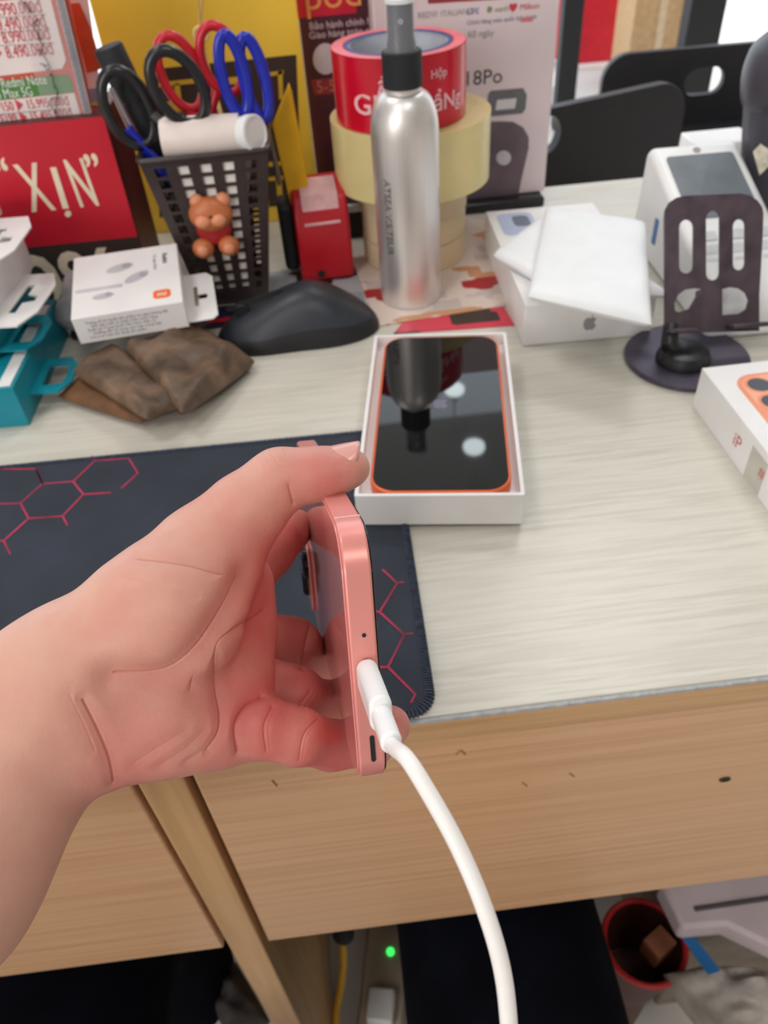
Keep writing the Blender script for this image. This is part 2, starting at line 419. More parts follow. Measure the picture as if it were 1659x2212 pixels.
# ================================================================== PHONE BOX WITH ORANGE PHONE
BX, BY, BA = 0.0577, 0.3906, math.radians(-9.05)
BW, BL, BH = 0.0918, 0.1705, 0.0214
bt = 0.0022
tray = thing('phone_box_tray', 'open white phone box tray holding the orange phone', 'box', (BX, BY, 0.0031), BA)
mb = MB().prism(rrect(BW, BL, 0.0012, 3), 0, BH, [rrect(BW - 2 * bt, BL - 2 * bt, 0.001, 3)[::-1]])
mb.build('wall', WHITE, tray, smooth=30, bevel=0.0003)
MB().prism(rrect(BW - 2 * bt, BL - 2 * bt, 0.001, 3), 0.001, 0.0133).build('insert', WHITE, tray, smooth=30)
PHW, PHL, PHT = 0.0779, 0.1634, 0.0087
def apple(sc, c):
    L = [(0, .78), (.18, .86), (.42, .86), (.62, .72), (.74, .55), (.58, .40), (.52, .15), (.60, -.10), (.80, -.26), (.66, -.58), (.44, -.86), (.22, -.86), (0, -.78), (-.22, -.86), (-.46, -.84), (-.74, -.42), (-.84, .08), (-.76, .52), (-.52, .80), (-.25, .86)]
    return [(c[0] + sc * x, c[1] + sc * y) for x, y in L]
ORANGE = mat('orange_aluminium', (236, 112, 62), 0.35, metal=0.35, var=0.02)
GLASS = mat('black_screen_glass', (7, 8, 10), 0.03, var=0.05, spec=0.5)
ph = thing('orange_phone', 'orange phone lying screen up in the open white box', 'phone', (BX + 0.0006, BY - 0.0012, 0.0166), BA)
MB().prism(rrect(PHW, PHL, 0.0135, 10), 0, PHT - 0.0004).build('frame', ORANGE, ph, bevel=0.0012, seg=3)
MB().prism(rrect(PHW - 0.003, PHL - 0.003, 0.0122, 10), PHT - 0.0006, PHT).build('screen', GLASS, ph, bevel=0.0002)
lg = MB().prism(apple(0.0056, (0, 0.0)), PHT, PHT + 0.00005)
lg.prism([(0.0003, .0053), (0.0008, .0072), (0.0026, .0086), (0.0022, .0066)], PHT, PHT + 0.00005)
lg.build('screen_logo', mat('dim_logo', (112, 108, 128), 0.3), ph, smooth=0)
y0 = -PHL / 2
MB().prism(rrect(0.0088, 0.0032, 0.0015, 4), 0, 0.0004).move(Matrix.Translation((0.0, y0 + 0.0001, PHT * .46)) @ Matrix.Rotation(math.pi / 2, 4, 'X')).build('charge_port', BLACK, ph)
for sx in (-1, 1):
    for i in range(6):
        MB().lathe([(0.0, 0), (0.0007, 0), (0.0007, 0.0003), (0, 0.0003)], 10, cap=False).move(Matrix.Translation((sx * (0.0125 + 0.0022 * i), y0 + 0.0001, PHT * .46)) @ Matrix.Rotation(math.pi / 2, 4, 'X')).build('speaker_hole', BLACK, ph)
MB().box((PHW / 2, 0.035, PHT * .45), (0.0008, 0.016, 0.0028)).build('side_button', ORANGE, ph, bevel=0.0003)

# white phone box at the right edge
c0 = at_z(1517, 790, 0.0285); c1 = at_z(1500, 881, 0)
RB = thing('phone_box', 'closed white phone box with an orange phone printed on its lid', 'box', (0.2245 + 0.046, 0.3935 - 0.0855, 0), math.radians(0.5))
MB().box((0, 0, 0.01425), (0.092, 0.171, 0.0285)).build('carton', WHITE, RB, bevel=0.0005)
PRO = mat('orange_print', (240, 150, 112), 0.45, var=0.04)
PRO2 = mat('light_orange_print', (248, 178, 142), 0.45, var=0.03)
LENS = mat('lens_print', (58, 60, 70), 0.35)
MB().prism(rrect(0.068, 0.146, 0.013, 8), 0.0285, 0.02858).build('phone_print', PRO, RB)
MB().prism(rrect(0.062, 0.036, 0.011, 8, (0, 0.0525)), 0.0286, 0.02866).build('camera_print', PRO2, RB)
for lx, ly in ((-0.021, 0.061), (-0.021, 0.043), (-0.004, 0.052)):
    MB().prism(circ(0.0088, 28, (lx, ly)), 0.02867, 0.0287).build('lens_ring', PRO, RB)
    MB().prism(circ(0.0068, 28, (lx, ly)), 0.02871, 0.02876).build('lens_print', LENS, RB)
text('iP', 0.0125, mat('faint_red_ink', (206, 110, 104), 0.5), RB, (-0.0461, 0.028, 0.010), (math.pi / 2, 0, -math.pi / 2), 'CENTER')
MB().box((-0.0461, 0.004, 0.012), (0.0002, 0.018, 0.022)).build('tape_label', mat('clear_tape', (196, 192, 182), 0.2), RB)
text('#', 0.010, mat('faint_red_ink', (206, 110, 104), 0.5), RB, (-0.0463, -0.002, 0.012), (math.pi / 2, 0, -math.pi / 2), 'CENTER')

# ================================================================== HELD PHONE
Nn = at_d(766, 1148, .1828); Ff = at_d(657, 944, .3233); Bb = at_d(810, 1712, .2015)
uu = (Bb - Nn).normalized(); vv = (Ff - Nn); vv = (vv - uu * vv.dot(uu)).normalized(); ww = uu.cross(vv)
MP = Matrix((uu, vv, ww)).transposed()
held = thing('pink_phone', 'pink phone held upright on its edge in the hand', 'phone', Nn, M=MP)
PINK = mat('pink_aluminium', (232, 150, 142), 0.33, metal=0.25, var=0.02)
PINKB = mat('pink_back_glass', (222, 138, 134), 0.06, var=0.015, coat=0.3)
W1, L1, T1 = 0.0716, 0.1476, 0.0078
cc = (W1 / 2, L1 / 2)
MB().prism(rrect(W1, L1, 0.0115, 12, cc), -T1 / 2 + 0.0005, T1 / 2 - 0.0005).build('frame', PINK, held, bevel=0.0006, seg=3)
MB().prism(rrect(W1 - 0.0012, L1 - 0.0012, 0.011, 12, cc), -T1 / 2, -T1 / 2 + 0.0006).build('back_glass', PINKB, held, bevel=0.0004)
MB().prism(rrect(W1 - 0.0012, L1 - 0.0012, 0.011, 12, cc), T1 / 2 - 0.0006, T1 / 2).build('screen', GLASS, held, bevel=0.0004)
LIGHTP = mat('pale_pink_plastic', (240, 186, 184), 0.4)
for yb in (0.0135,):
    MB().box((0.0, yb, 0), (0.0004, 0.0013, T1 - 0.0012)).build('antenna_line', LIGHTP, held)
    MB().box((W1, yb, 0), (0.0004, 0.0013, T1 - 0.0012)).build('antenna_line', LIGHTP, held)
bump = MB().prism(rrect(0.028, 0.028, 0.007, 8, (W1 - 0.0175, L1 - 0.0175)), -T1 / 2 - 0.0012, -T1 / 2).build('camera_bump', PINKB, held, bevel=0.0004)
for lx, ly in ((W1 - 0.0235, L1 - 0.0235), (W1 - 0.0115, L1 - 0.0104)):
    l = MB().lathe([(0.0063, 0), (0.0063, -0.0014), (0.0055, -0.0018), (0.0, -0.0018)], 24, cap=False).move(Matrix.Translation((lx, ly, -T1 / 2 - 0.0012))).build('lens', mat('dark_lens_ring', (40, 34, 38), .2, metal=.6), bump)
    MB().lathe([(0.0, 0), (0.0052, 0), (0.0052, -0.0003), (0.0, -0.0003)], 24, cap=False).move(Matrix.Translation((lx, ly, -T1 / 2 - 0.00305))).build('lens_glass', GLASS, bump)
def bottom_feature(u, w, d, nm, m, holes=1):
    MB().prism(rrect(w, d, d / 2 * .98, 6), 0, 0.0003).move(Matrix.Translation((u, -0.00002, 0.0003)) @ Matrix.Rotation(math.pi / 2, 4, 'X')).build(nm, m, held)
bottom_feature(0.0268, 0.0010, 0.0010, 'microphone_hole', BLACK)
bottom_feature(0.0585, 0.0075, 0.0012, 'speaker_slot', BLACK)
bottom_feature(0.0375, 0.0086, 0.0030, 'charge_port', BLACK)

# charging cable
cab = thing('charging_cable', 'white charging cable plugged into the pink phone and hanging down', 'cable', Nn, M=MP)
MI = (Matrix.Translation(Nn) @ MP.to_4x4()).inverted()
CABM = mat('cable_white', (244, 240, 238), 0.35, var=0.02, sss=0.2)
WPL = mat('plug_white', (244, 244, 245), 0.25, var=0.01)
up = 0.0375
def plugsec(a, b, v0, v1, nm, m, bev):
    MB().prism(rrect(a, b, min(a, b) / 2 * .96, 8), v0, v1).move(Matrix.Translation((up, 0, 0.0003)) @ Matrix.Rotation(math.pi / 2, 4, 'X')).build(nm, m, cab, bevel=bev, seg=3)
plugsec(0.0092, 0.0053, 0.0003, 0.0205, 'plug', WPL, 0.0008)
plugsec(0.0052, 0.0046, 0.0195, 0.0325, 'strain_relief', WPL, 0.0006)
cp = [(MI @ (Nn + MP @ Vector((up, -0.024, 0.0003)))), (MI @ (Nn + MP @ Vector((up, -0.033, 0.0003))))] + [MI @ at_d(*p) for p in
     ((880, 1640, .151), (928, 1716, .1465), (988, 1825, .1435), (1040, 1945, .142), (1078, 2065, .142), (1096, 2175, .143), (1100, 2300, .146), (1085, 2480, .152), (1040, 2800, .17))]
MB().tube(smooth_path(cp, 8), 0.00168, 14).build('cord', CABM, cab, smooth=60)

# ================================================================== BOTTLE AND TAPES
ALU = mat('brushed_aluminium', (228, 224, 222), 0.40, metal=0.85, var=0.03, scale=30, stretch=(60, 60, 0.3))
bot = thing('spray_bottle', 'silver aluminium spray bottle with a black collar', 'bottle', (0.0632, 0.5790, 0.0))
prof = [(0.0215, 0), (0.0235, 0.0015), (0.0242, 0.004), (0.0242, 0.128)]
for i in range(1, 9):
    a = i / 8 * math.pi / 2
    prof.append((0.0122 + 0.012 * math.cos(a), 0.128 + 0.026 * math.sin(a)))
prof.append((0.0122, 0.158))
MB().lathe(prof, 56).build('body', ALU, bot, smooth=50)
MB().lathe([(0.0128, 0.1565), (0.0136, 0.1572), (0.0136, 0.1775), (0.0128, 0.1785)], 40).build('collar', BLACKM, bot)
NOZ = mat('grey_nozzle', (84, 86, 94), 0.35)
noz = MB().lathe([(0.0098, 0.1783), (0.0098, 0.182), (0.0088, 0.186), (0.0086, 0.205)], 32).build('nozzle', NOZ, bot)
MB().lathe([(0.0, 0), (0.0016, 0), (0.0016, 0.0012), (0.0006, 0.0012), (0.0006, 0.0002), (0, 0.0002)], 12, cap=False).move(Matrix.Translation((-0.0008, -0.0082, 0.196)) @ Matrix.Rotation(math.pi / 2, 4, 'X')).build('spray_hole', mat('pale_nozzle', (180, 180, 190), 0.4), noz)
CLEAR = mat('clear_cap', (235, 238, 242), 0.08, alpha=0.10, var=0.0)
MB().lathe([(0.0128, 0.1786), (0.0118, 0.182), (0.0108, 0.186), (0.0106, 0.2065), (0.0102, 0.2085), (0, 0.2088)], 36, cap=False).build('clear_cap', CLEAR, bot)
MB().lathe([(0.0, 0.2052), (0.0098, 0.2052), (0.0101, 0.2078), (0, 0.2086)], 36, cap=False).build('pump_top', WHITE2, bot)
def wrap_text(s, size, m, parent, R, ang, z, vertical=False, name='lettering', sx=1.0):
    V, Fc = text_mesh(s, size, 'CENTER', 0, size * .012)
    out = []
    for p in V:
        a, b = (p.x * sx, p.y) if not vertical else (p.y, -p.x)
        th = ang + a / R
        out.append((R * math.cos(th), R * math.sin(th), z + b))
    return MB().add(out, Fc).build(name, m, parent, smooth=0)
wrap_text('ATSEA VISITEUR', 0.0078, DARKINK, bot, 0.02428, math.radians(-90 - 48), 0.074, True)
wrap_text('Ahem', 0.006, GREYINK, bot, 0.02428, math.radians(-90 + 64), 0.083, True)

TX, TY = 0.0772, 0.661
def roll(name, label, z, h, R, r, m, core, mcore, top=None):
    o = thing(name, label, 'tape roll', (TX, TY, z), group='rolls of tape in a stack')
    MB().lathe([(r + 0.003, 0), (R, 0), (R, h), (r + 0.003, h), (r + 0.003, 0)], 72, cap=False).build('tape', m, o, smooth=40)
    MB().lathe([(r, 0.0005), (r + 0.003, 0.0005), (r + 0.003, h + 0.0004), (r, h + 0.0004), (r, 0.0005)], 56, cap=False).build('core', core, o, smooth=40)
    return o
TCL = mat('amber_tape', (222, 206, 148), 0.25, var=0.06, scale=14, sss=0.3)
TCR = mat('cream_tape', (214, 194, 158), 0.4, var=0.05, scale=14)
KRAFT = mat('kraft_core', (196, 176, 140), 0.7)
z = 0.0018
for i, (h, R) in enumerate(((0.0215, 0.0452), (0.0215, 0.0448), (0.0225, 0.0456))):
    roll('tape_roll', ('lowest narrow cream tape roll of the stack behind the bottle', 'middle narrow cream tape roll, second from the desk in the stack', 'narrow cream tape roll right under the wide clear roll')[i], z, h - 0.0006, R, 0.036, TCR, KRAFT, KRAFT); z += h
roll('tape_roll', 'wide yellowish clear packing tape roll under the red one', z, 0.0505, 0.0640, 0.039, TCL, KRAFT, KRAFT); z += 0.0512
TRED = mat('red_tape', (205, 14, 44), 0.22, var=0.04, scale=20)
rt = roll('tape_roll', 'red packing tape roll with white print on top of the stack', z, 0.049, 0.0508, 0.0375, TRED, mat('blue_core', (44, 74, 140), 0.5), KRAFT)
rt.location.x -= 0.008; rt.location.y -= 0.006
MB().lathe([(0.0415, 0.04935), (0.0502, 0.04935)], 72, cap=False).build('top_face', mat('pale_red_tape_edge', (240, 116, 128), 0.4), rt)
MB().lathe([(0.0366, 0.028), (0.0374, 0.028), (0.0374, 0.0488), (0.0366, 0.0488)], 56, cap=False).build('inner_liner', mat('grey_liner', (196, 200, 210), 0.3), rt)
PW_ = mat('white_tape_print', (240, 190, 196), 0.4)
wrap_text('GI', 0.019, PW_, rt, 0.0511, math.radians(-90 - 36), 0.013, sx=1.2)
wrap_text('Ẩ', 0.015, PW_, rt, 0.0511, math.radians(-90 - 21), 0.022)
wrap_text('ẩNg', 0.0155, PW_, rt, 0.0511, math.radians(-90 + 38), 0.012, sx=1.1)
wrap_text('Hộp', 0.008, PW_, rt, 0.0511, math.radians(-90 + 28), 0.034)

# ================================================================== BACKGROUND BOXES ON THE DESK
# white boxed smartwatch carton
WY = 0.748
wb = thing('smartwatch_carton', 'tall white carton with a smartwatch printed on it at the back', 'box', (0.138, WY + 0.024, 0.0105))
PALE = mat('pale_pink_card', (222, 206, 210), 0.4, var=0.03, scale=12)
MB().box((0, 0, 0.115), (0.158, 0.048, 0.23)).build('carton', PALE, wb, bevel=0.0012)
yf = -0.0241
def front(poly, nm, m, par, y=yf, e=0.0002):
    return MB().prism(poly, 0, e).move(Matrix.Translation((0, y, 0)) @ Matrix.Rotation(math.pi / 2, 4, 'X')).build(nm, m, par)
PURP = mat('dusky_purple_print', (104, 88, 98), 0.4, var=0.14, scale=30)
wy = WY - 0.0002
vquad(wb, [(1000, 437), (1118, 428), (1128, 380), (1142, 320), (1142, 296), (1130, 275), (1108, 263), (1080, 262), (1000, 266)], wy, 'watch_print', PURP)
vquad(wb, [(1088 + 16 * math.cos(a * .4), 341 + 16 * math.sin(a * .4)) for a in range(15, -1, -1)], wy - .0003, 'watch_dial_print', mat('pale_dial', (206, 200, 208), 0.4))
vquad(wb, [(1050, 252), (1128, 245), (1135, 235), (1138, 205), (1130, 190), (1060, 196), (1054, 205)], wy, 'device_print', mat('grey_device_print', (104, 104, 108), 0.4))
vquad(wb, [(1070, 238), (1112, 234), (1116, 212), (1074, 216)], wy - .0003, 'device_screen_print', mat('pale_screen_print', (214, 210, 212), 0.4))
def wtext(s_, px, py, size, m_, **k):
    q = at_y(px, py, wy); return text(s_, size, m_, wb, (q.x - 0.138, yf - .0002, q.z - 0.0105), **k)
wtext('18Po', 1000, 186, 0.0165, DARKINK, sx=1.05)
for s_, px, py, m_ in (('REDVI', 902, 40, GREYINK), ('ITALIANO', 952, 36, GREYINK), ('LIFE', 1008, 32, mat('blue_ink', (90, 104, 170), .5)), ('● xanh', 1050, 28, mat('green_ink', (136, 150, 100), .5)), ('♥ Milkon', 1098, 24, REDINK)):
    wtext(s_, px, py, 0.0062, m_)
wtext('Chính hãng toàn quốc bảo hành', 1008, 54, 0.0046, mat('slate_ink', (120, 124, 150), .5))
vquad(wb, [(1125, 48), (1150, 46), (1152, 36), (1127, 38)], wy, 'red_tag_print', mat('dull_red_print', (214, 120, 130), .5))
vquad(wb, [(925, 8), (1085, -2), (1085, -40), (920, -30)], wy, 'banner_print', mat('maroon_print', (150, 50, 60), .5))
wtext('60 ngày', 1010, 82, 0.0075, GREYINK)
tab = MB().box((0.138, 0.762, 0.0055), (0.152, 0.056, 0.0095)).build('black_tablet', mat('black_glossy', (30, 30, 34), 0.25), bevel=0.002)
tag(tab, 'flat black device lying under the white smartwatch carton', 'tablet')

# dark red carton behind the tapes
dr = thing('dark_red_carton', 'dark maroon carton with gold and white print behind the tape stack', 'box', (0.040, 0.806, 0.0), 0.0)
DRED = mat('dark_maroon_card', (70, 30, 42), 0.4, var=0.15, scale=20)
MB().box((0, 0, 0.11), (0.086, 0.03, 0.22)).build('carton', DRED, dr, bevel=0.001)
RB_ = mat('red_band_print', (190, 26, 52), .4)
dy = 0.806 - 0.0152
vquad(dr, [(640, 40), (770, 28), (766, -60), (630, -50)], dy, 'red_band', RB_)
def dtext(s_, px, py, size, m_, **k):
    q = at_y(px, py, dy); return text(s_, size, m_, dr, (q.x - 0.040, -0.0155, q.z), **k)
dtext('pod', 658, 22, 0.030, mat('gold_ink', (226, 150, 84), .4), sx=1.1)
for i, s_ in enumerate(('Bảo hành chính hãng', 'Giao hàng toàn quốc')):
    dtext(s_, 668, 64 + i * 20, 0.0078, mat('pale_ink', (214, 196, 200), .5))
vquad(dr, [(703 + 27 * math.cos(a * .35), 127 + 34 * math.sin(a * .35)) for a in range(17, -1, -1)], dy, 'oval_print', mat('lilac_print', (196, 182, 192), .5))
vquad(dr, [(680, 206), (800, 196), (800, 162), (672, 172)], dy, 'red_strip', mat('rust_print', (136, 44, 52), .5))
dtext('5-5G', 684, 200, 0.014, mat('rose_ink', (200, 110, 100), .5))

# yellow board
YEL = mat('yellow_card', (250, 206, 66), 0.45, var=0.05, scale=9)
yb = thing('yellow_board', 'large yellow board with a dark printed square at the back', 'board', (-0.087, 0.772, 0.0), math.radians(0))
MB().box((0, 0, 0.115), (0.168, 0.012, 0.23)).build('board', YEL, yb, bevel=0.001)
DKB = mat('dark_brown_print', (58, 44, 36), 0.5, var=0.15, scale=20)
yy = 0.772 - 0.0062
vquad(yb, [(345, 470), (652, 440), (640, 118), (325, 150)], yy, 'dark_square', DKB)
YP = mat('yellow_print', (218, 174, 50), .5)
for pts in ([(575, 166), (612, 160), (613, 152), (575, 157)], [(603, 215), (612, 214), (610, 152), (600, 153)], [(343, 188), (420, 180), (420, 170), (343, 178)], [(380, 215), (392, 214), (388, 180), (376, 181)], [(365, 245), (392, 240), (385, 215), (355, 220)],
            [(560, 362), (612, 357), (612, 348), (560, 352)], [(570, 450), (582, 449), (578, 385), (566, 386)], [(600, 440), (612, 439), (608, 385), (596, 386)], [(570, 392), (612, 388), (612, 380), (570, 384)], [(470, 185), (520, 180), (520, 165), (470, 170)]):
    vquad(yb, pts, yy - .0003, 'maze_line', YP)

# loop of string with a small ring hanging on the yellow board
sg = thing('string_loop', 'thin beige string with a small ring hanging before the yellow board', 'string', (0, 0, 0))
a, b, c = at_y(418, -60, .70), at_y(443, -60, .70), at_y(432, 62, .70)
STR = mat('beige_string', (196, 168, 110), 0.8)
MB().tube(smooth_path([a, (a + c) / 2 + Vector((0.001, 0, 0)), c]), 0.0007, 6).tube(smooth_path([b, (b + c) / 2, c]), 0.0007, 6).build('cord', STR, sg)
cc_ = at_y(434, 74, .70)
MB().tube([cc_ + Vector((0.005 * math.cos(x * .35), 0, 0.005 * math.sin(x * .35))) for x in range(18)], 0.0013, 8, closed=True).build('ring', mat('pale_gold', (214, 196, 120), .35), sg)
MB().tube(smooth_path([at_y(436, 90, .70), at_y(455, 170, .69), at_y(480, 260, .66), at_y(486, 330, .645)]), 0.0018, 8).build('tail', STR, sg)

# red sign box with XIN lettering
SY = 0.625
p0 = at_y(0, 275, SY); p1 = at_y(225, 250, SY); p2 = at_y(285, 512, SY)
top = p1.z
rs = thing('red_sign_box', 'red and dark sign box lettered XỊN at the left', 'sign', (p1.x - 0.066, SY + 0.035, 0.0), math.radians(0))
RSM = mat('red_sign_card', (202, 18, 44), 0.4, var=0.04, scale=8)
zb = p2.z
MB().box((0, 0, top / 2), (0.132, 0.07, top)).build('body', mat('dark_red_side', (92, 24, 26), 0.5, var=0.15, scale=12), rs, bevel=0.0008)
front([(-0.0655, zb), (0.0655, zb), (0.0655, top - 0.0005), (-0.0655, top - 0.0005)], 'red_face', RSM, rs, -0.0352)
front([(-0.0655, 0.0005), (0.0655, 0.0005), (0.0655, zb), (-0.0655, zb)], 'dark_face', mat('dark_brown_face', (54, 40, 36), 0.5), rs, -0.0352)
def spt(px, py):
    q = at_y(px, py, SY); return (q.x - (p1.x - 0.066), -0.0356, q.z)
text('X', 0.0505, CREAM, rs, spt(70, 456), sx=0.50, shear=-0.10, bold=0.0006)
text('N', 0.0505, CREAM, rs, spt(170, 446), sx=0.44, shear=-0.10, bold=0.0006)
vquad(rs, [(136, 451), (149, 450), (121, 361), (108, 362)], SY - .0006, 'lettering', CREAM)
vquad(rs, [(147 + 7 * math.cos(a * .45), 462 + 7 * math.sin(a * .45)) for a in range(13, -1, -1)], SY - .0006, 'lettering', CREAM)
text('“', 0.033, CREAM, rs, spt(5, 412), sx=0.8, bold=0.0006)
text('”', 0.033, CREAM, rs, spt(198, 402), sx=0.8, bold=0.0006)
text('0%', 0.072, CREAM, rs, (spt(40, 600)[0], -0.0356, at_y(100, 545, SY).z - .0515), sx=0.95, bold=0.0012)

# price list standing on the sign box
py_ = SY + 0.012
pl = thing('price_list', 'price list sheet with red prices standing on the red sign box', 'price list', (p1.x - 0.066, py_, top), math.radians(0))
def ppt(px, py, e=-0.0006):
    q = at_y(px, py, py_); return Vector((q.x - (p1.x - 0.066), e, q.z - top))
ORB = mat('orange_red_card', (208, 84, 62), 0.4, var=0.05)
PAPER = mat('price_paper', (240, 226, 224), 0.5, var=0.02)
q1 = ppt(203, 252); q0 = ppt(140, 0)
MB().hexa([Vector((-0.085, 0, 0.0)), Vector((q1.x, 0, 0.0)), Vector((q0.x + 0.006, 0, 0.105)), Vector((-0.085, 0, 0.105))], [Vector((-0.085, 0.002, 0.0)), Vector((q1.x, 0.002, 0.0)), Vector((q0.x + 0.006, 0.002, 0.105)), Vector((-0.085, 0.002, 0.105))]).build('sheet', ORB, pl, smooth=0)
def pquad(pts, nm, m, e):
    a_ = [ppt(x, y, e) for x, y in pts]; b_ = [p + Vector((0, 0.0003, 0)) for p in a_]
    return MB().hexa(a_[::-1], b_[::-1]).build(nm, m, pl, smooth=0)
GRN = mat('green_band', (76, 134, 62), .45)
pquad([(-230, 28), (108, -10), (143, 130), (135, 148), (-230, 190)], 'price_panel', PAPER, -0.0006)
pquad([(-230, 197), (145, 160), (153, 170), (161, 198), (-230, 241)], 'green_panel', GRN, -0.0006)
pquad([(-230, 241), (161, 200), (176, 252), (-230, 298)], 'price_panel', PAPER, -0.0006)
RED2 = mat('price_red_ink', (206, 66, 78), .5)
for s_, x, y, sz in (('9.990.000đ', 94, 26, .0104), ('9.490.000đ', 103, 57, .0104), ('▶ 8.990.000đ', 112, 84, .0104), ('0 ▶ 8.490.000đ', 119, 116, .0104), ('P150 ▶ 15.995.000đ', 152, 226, .0088), ('F199 ▶ 15.495.000đ', 159, 252, .0088)):
    text(s_, sz, RED2, pl, ppt(x, y, -0.0010), align='RIGHT', sx=0.70, shear=0.0)
for s_, x, y, sz in (('Xiaomi Redmi Note', 104, 180, .0088), ('Pro Max 5G', 74, 206, .0088)):
    text(s_, sz, mat('white_ink', (236, 240, 230), .5), pl, ppt(x, y, -0.0010), align='RIGHT', sx=0.74)
for (x0, y0_, x1, y1_) in ((0, 38, 100, 30), (0, 70, 108, 61), (0, 98, 117, 92), (0, 246, 152, 232)):
    A = ppt(x0, y0_, -0.0009); B_ = ppt(x1, y1_, -0.0009)
    MB().tube([A, B_], 0.00022, 5).build('rule_line', GREYINK, pl)
# clear ruler leaning on the price list
ru = thing('clear_ruler', 'clear plastic ruler with black handwriting leaning over the price list', 'ruler', (p1.x - 0.066, py_, top))
R0, R1 = ppt(52, 6, -0.003), ppt(142, 2, -0.003); R2, R3 = ppt(203, 254, -0.003), ppt(105, 262, -0.003)
def rul(pts, nm, m, e, th=0.0004):
    a_ = [Vector((p.x, e, p.z)) for p in pts]; b_ = [p + Vector((0, th, 0)) for p in a_]
    return MB().hexa(a_[::-1], b_[::-1]).build(nm, m, ru, smooth=0)
R3.z = max(R3.z, 0.0003); R2.z = max(R2.z, 0.0003)
upv = (R1 - R2).normalized()
R0x = R3 + upv * 0.115; R1x = R2 + upv * 0.115
rul([R3, R2, R1x, R0x], 'blade', mat('clear_ruler_plastic', (235, 235, 238), 0.1, alpha=0.12, var=0), -0.0030, 0.0010)
sdv = (R2 - R3).normalized()
rul([R2 - sdv * 0.0055, R2, R1x, R1x - sdv * 0.0055], 'scale_strip', mat('ruler_edge', (196, 200, 208), .3, alpha=0.75), -0.0034)
tk = MB()
for i in range(112):
    p = R2 + upv * (0.001 + i * 0.001); L = 0.0046 if i % 5 else 0.0052
    tk.hexa([Vector((p.x - L, -0.0036, p.z - .00018)), Vector((p.x - 0.0006, -0.0036, p.z - .00018)), Vector((p.x - 0.0006, -0.0036, p.z + .00018)), Vector((p.x - L, -0.0036, p.z + .00018))][::-1],
            [Vector((p.x - L, -0.0035, p.z - .00018)), Vector((p.x - 0.0006, -0.0035, p.z - .00018)), Vector((p.x - 0.0006, -0.0035, p.z + .00018)), Vector((p.x - L, -0.0035, p.z + .00018))][::-1])
o = tk.build('tick_marks', DARKINK, ru, smooth=0); o['kind'] = 'stuff'
ink = MB(); rn = random.Random(3)
for k_, (px, py) in enumerate(((62, 8), (72, 40), (80, 70), (86, 98), (94, 122), (100, 140), (112, 178), (118, 200), (122, 228), (126, 248))):
    c_ = ppt(px, py, -0.0037)
    ink.tube(smooth_path([c_ + Vector((rn.uniform(-.004, .004), 0, rn.uniform(-.006, .006))) for _ in range(4)], 4), 0.00028, 5)
ink.build('handwriting', mat('marker_ink', (40, 40, 44), .6), ru)
# card behind the ruler
bc = thing('product_card', 'orange and pale product card standing behind the clear ruler', 'card', (p1.x - 0.066, py_ + 0.02, top))
def cq(pts, nm, m, e):
    a_ = [Vector((at_y(x, y, py_ + 0.02).x - (p1.x - 0.066), e, at_y(x, y, py_ + 0.02).z - top)) for x, y in pts]
    for p in a_: p.z = max(p.z, 0.0)
    b_ = [p + Vector((0, 0.001, 0)) for p in a_]
    return MB().hexa(a_[::-1], b_[::-1]).build(nm, m, bc, smooth=0)
cq([(140, -20), (186, -30), (232, 262), (190, 266)], 'card', mat('pale_card', (236, 214, 212), .5), 0.0)
cq([(150, 8), (172, 6), (196, 60), (222, 148), (188, 156)], 'orange_field', mat('orange_field', (206, 78, 40), .5, var=.1), -0.0008)
cq([(188, 192), (226, 188), (230, 222), (196, 226)], 'blue_field', mat('blue_grey_field', (150, 160, 190), .5), -0.0008)
cq([(196, 222), (226, 220), (226, 238), (200, 240)], 'yellow_field', mat('yellow_field', (236, 220, 60), .5), -0.0011)

# ================================================================== PEN BASKET
BCX, BCY, BTZ = -0.081, 0.622, 0.1235
bk = thing('pen_basket', 'dark brown perforated plastic pen basket with a teddy bear figure', 'basket', (BCX, BCY, 0.0))
BROWN = mat('dark_brown_plastic', (56, 44, 44), 0.42, var=0.1)
def bpt(s, t, side):
    hw = 0.027 + (0.0462 - 0.027) * t; hd = 0.022 + (0.036 - 0.022) * t
    return {'f': Vector((s * hw, -hd, BTZ * t)), 'b': Vector((-s * hw, hd, BTZ * t)), 'l': Vector((-hw, -s * hd, BTZ * t)), 'r': Vector((hw, s * hd, BTZ * t))}[side]
NC, NR = 11, 28
for side in 'fblr':
    vs = []; fs = []
    for j in range(NR + 1):
        for i in range(NC + 1): vs.append(bpt(-1 + 2 * i / NC, (j + (.34 if j % 2 == 0 and 0 < j < NR else 0) ) / NR if j % 2 == 0 else (j - .12) / NR, side))
    for j in range(NR):
        for i in range(NC):
            hole = (i in (1, 3, 5, 7, 9)) and (j % 2 == 1) and 2 < j < NR - 2
            if not hole: fs.append((j * (NC + 1) + i, j * (NC + 1) + i + 1, (j + 1) * (NC + 1) + i + 1, (j + 1) * (NC + 1) + i))
    o = MB().add(vs, fs).build('perforated_wall', BROWN, bk, smooth=0)
    md = o.modifiers.new('solid', 'SOLIDIFY'); md.thickness = 0.0016; md.offset = -1
rim = [bpt(-1, 1, 'f'), bpt(1, 1, 'f'), bpt(1, 1, 'r'), bpt(1, 1, 'b'), bpt(-1, 1, 'b')]
rimp = [(x * 0.0466, y * 0.0366) for x, y in ((1, 1), (-1, 1), (-1, -1), (1, -1))]
MB().tube([Vector((x, y, BTZ - 0.001)) for x, y in rrect(0.0932, 0.0732, 0.004, 5)], 0.0019, 8, closed=True).build('rim', BROWN, bk)
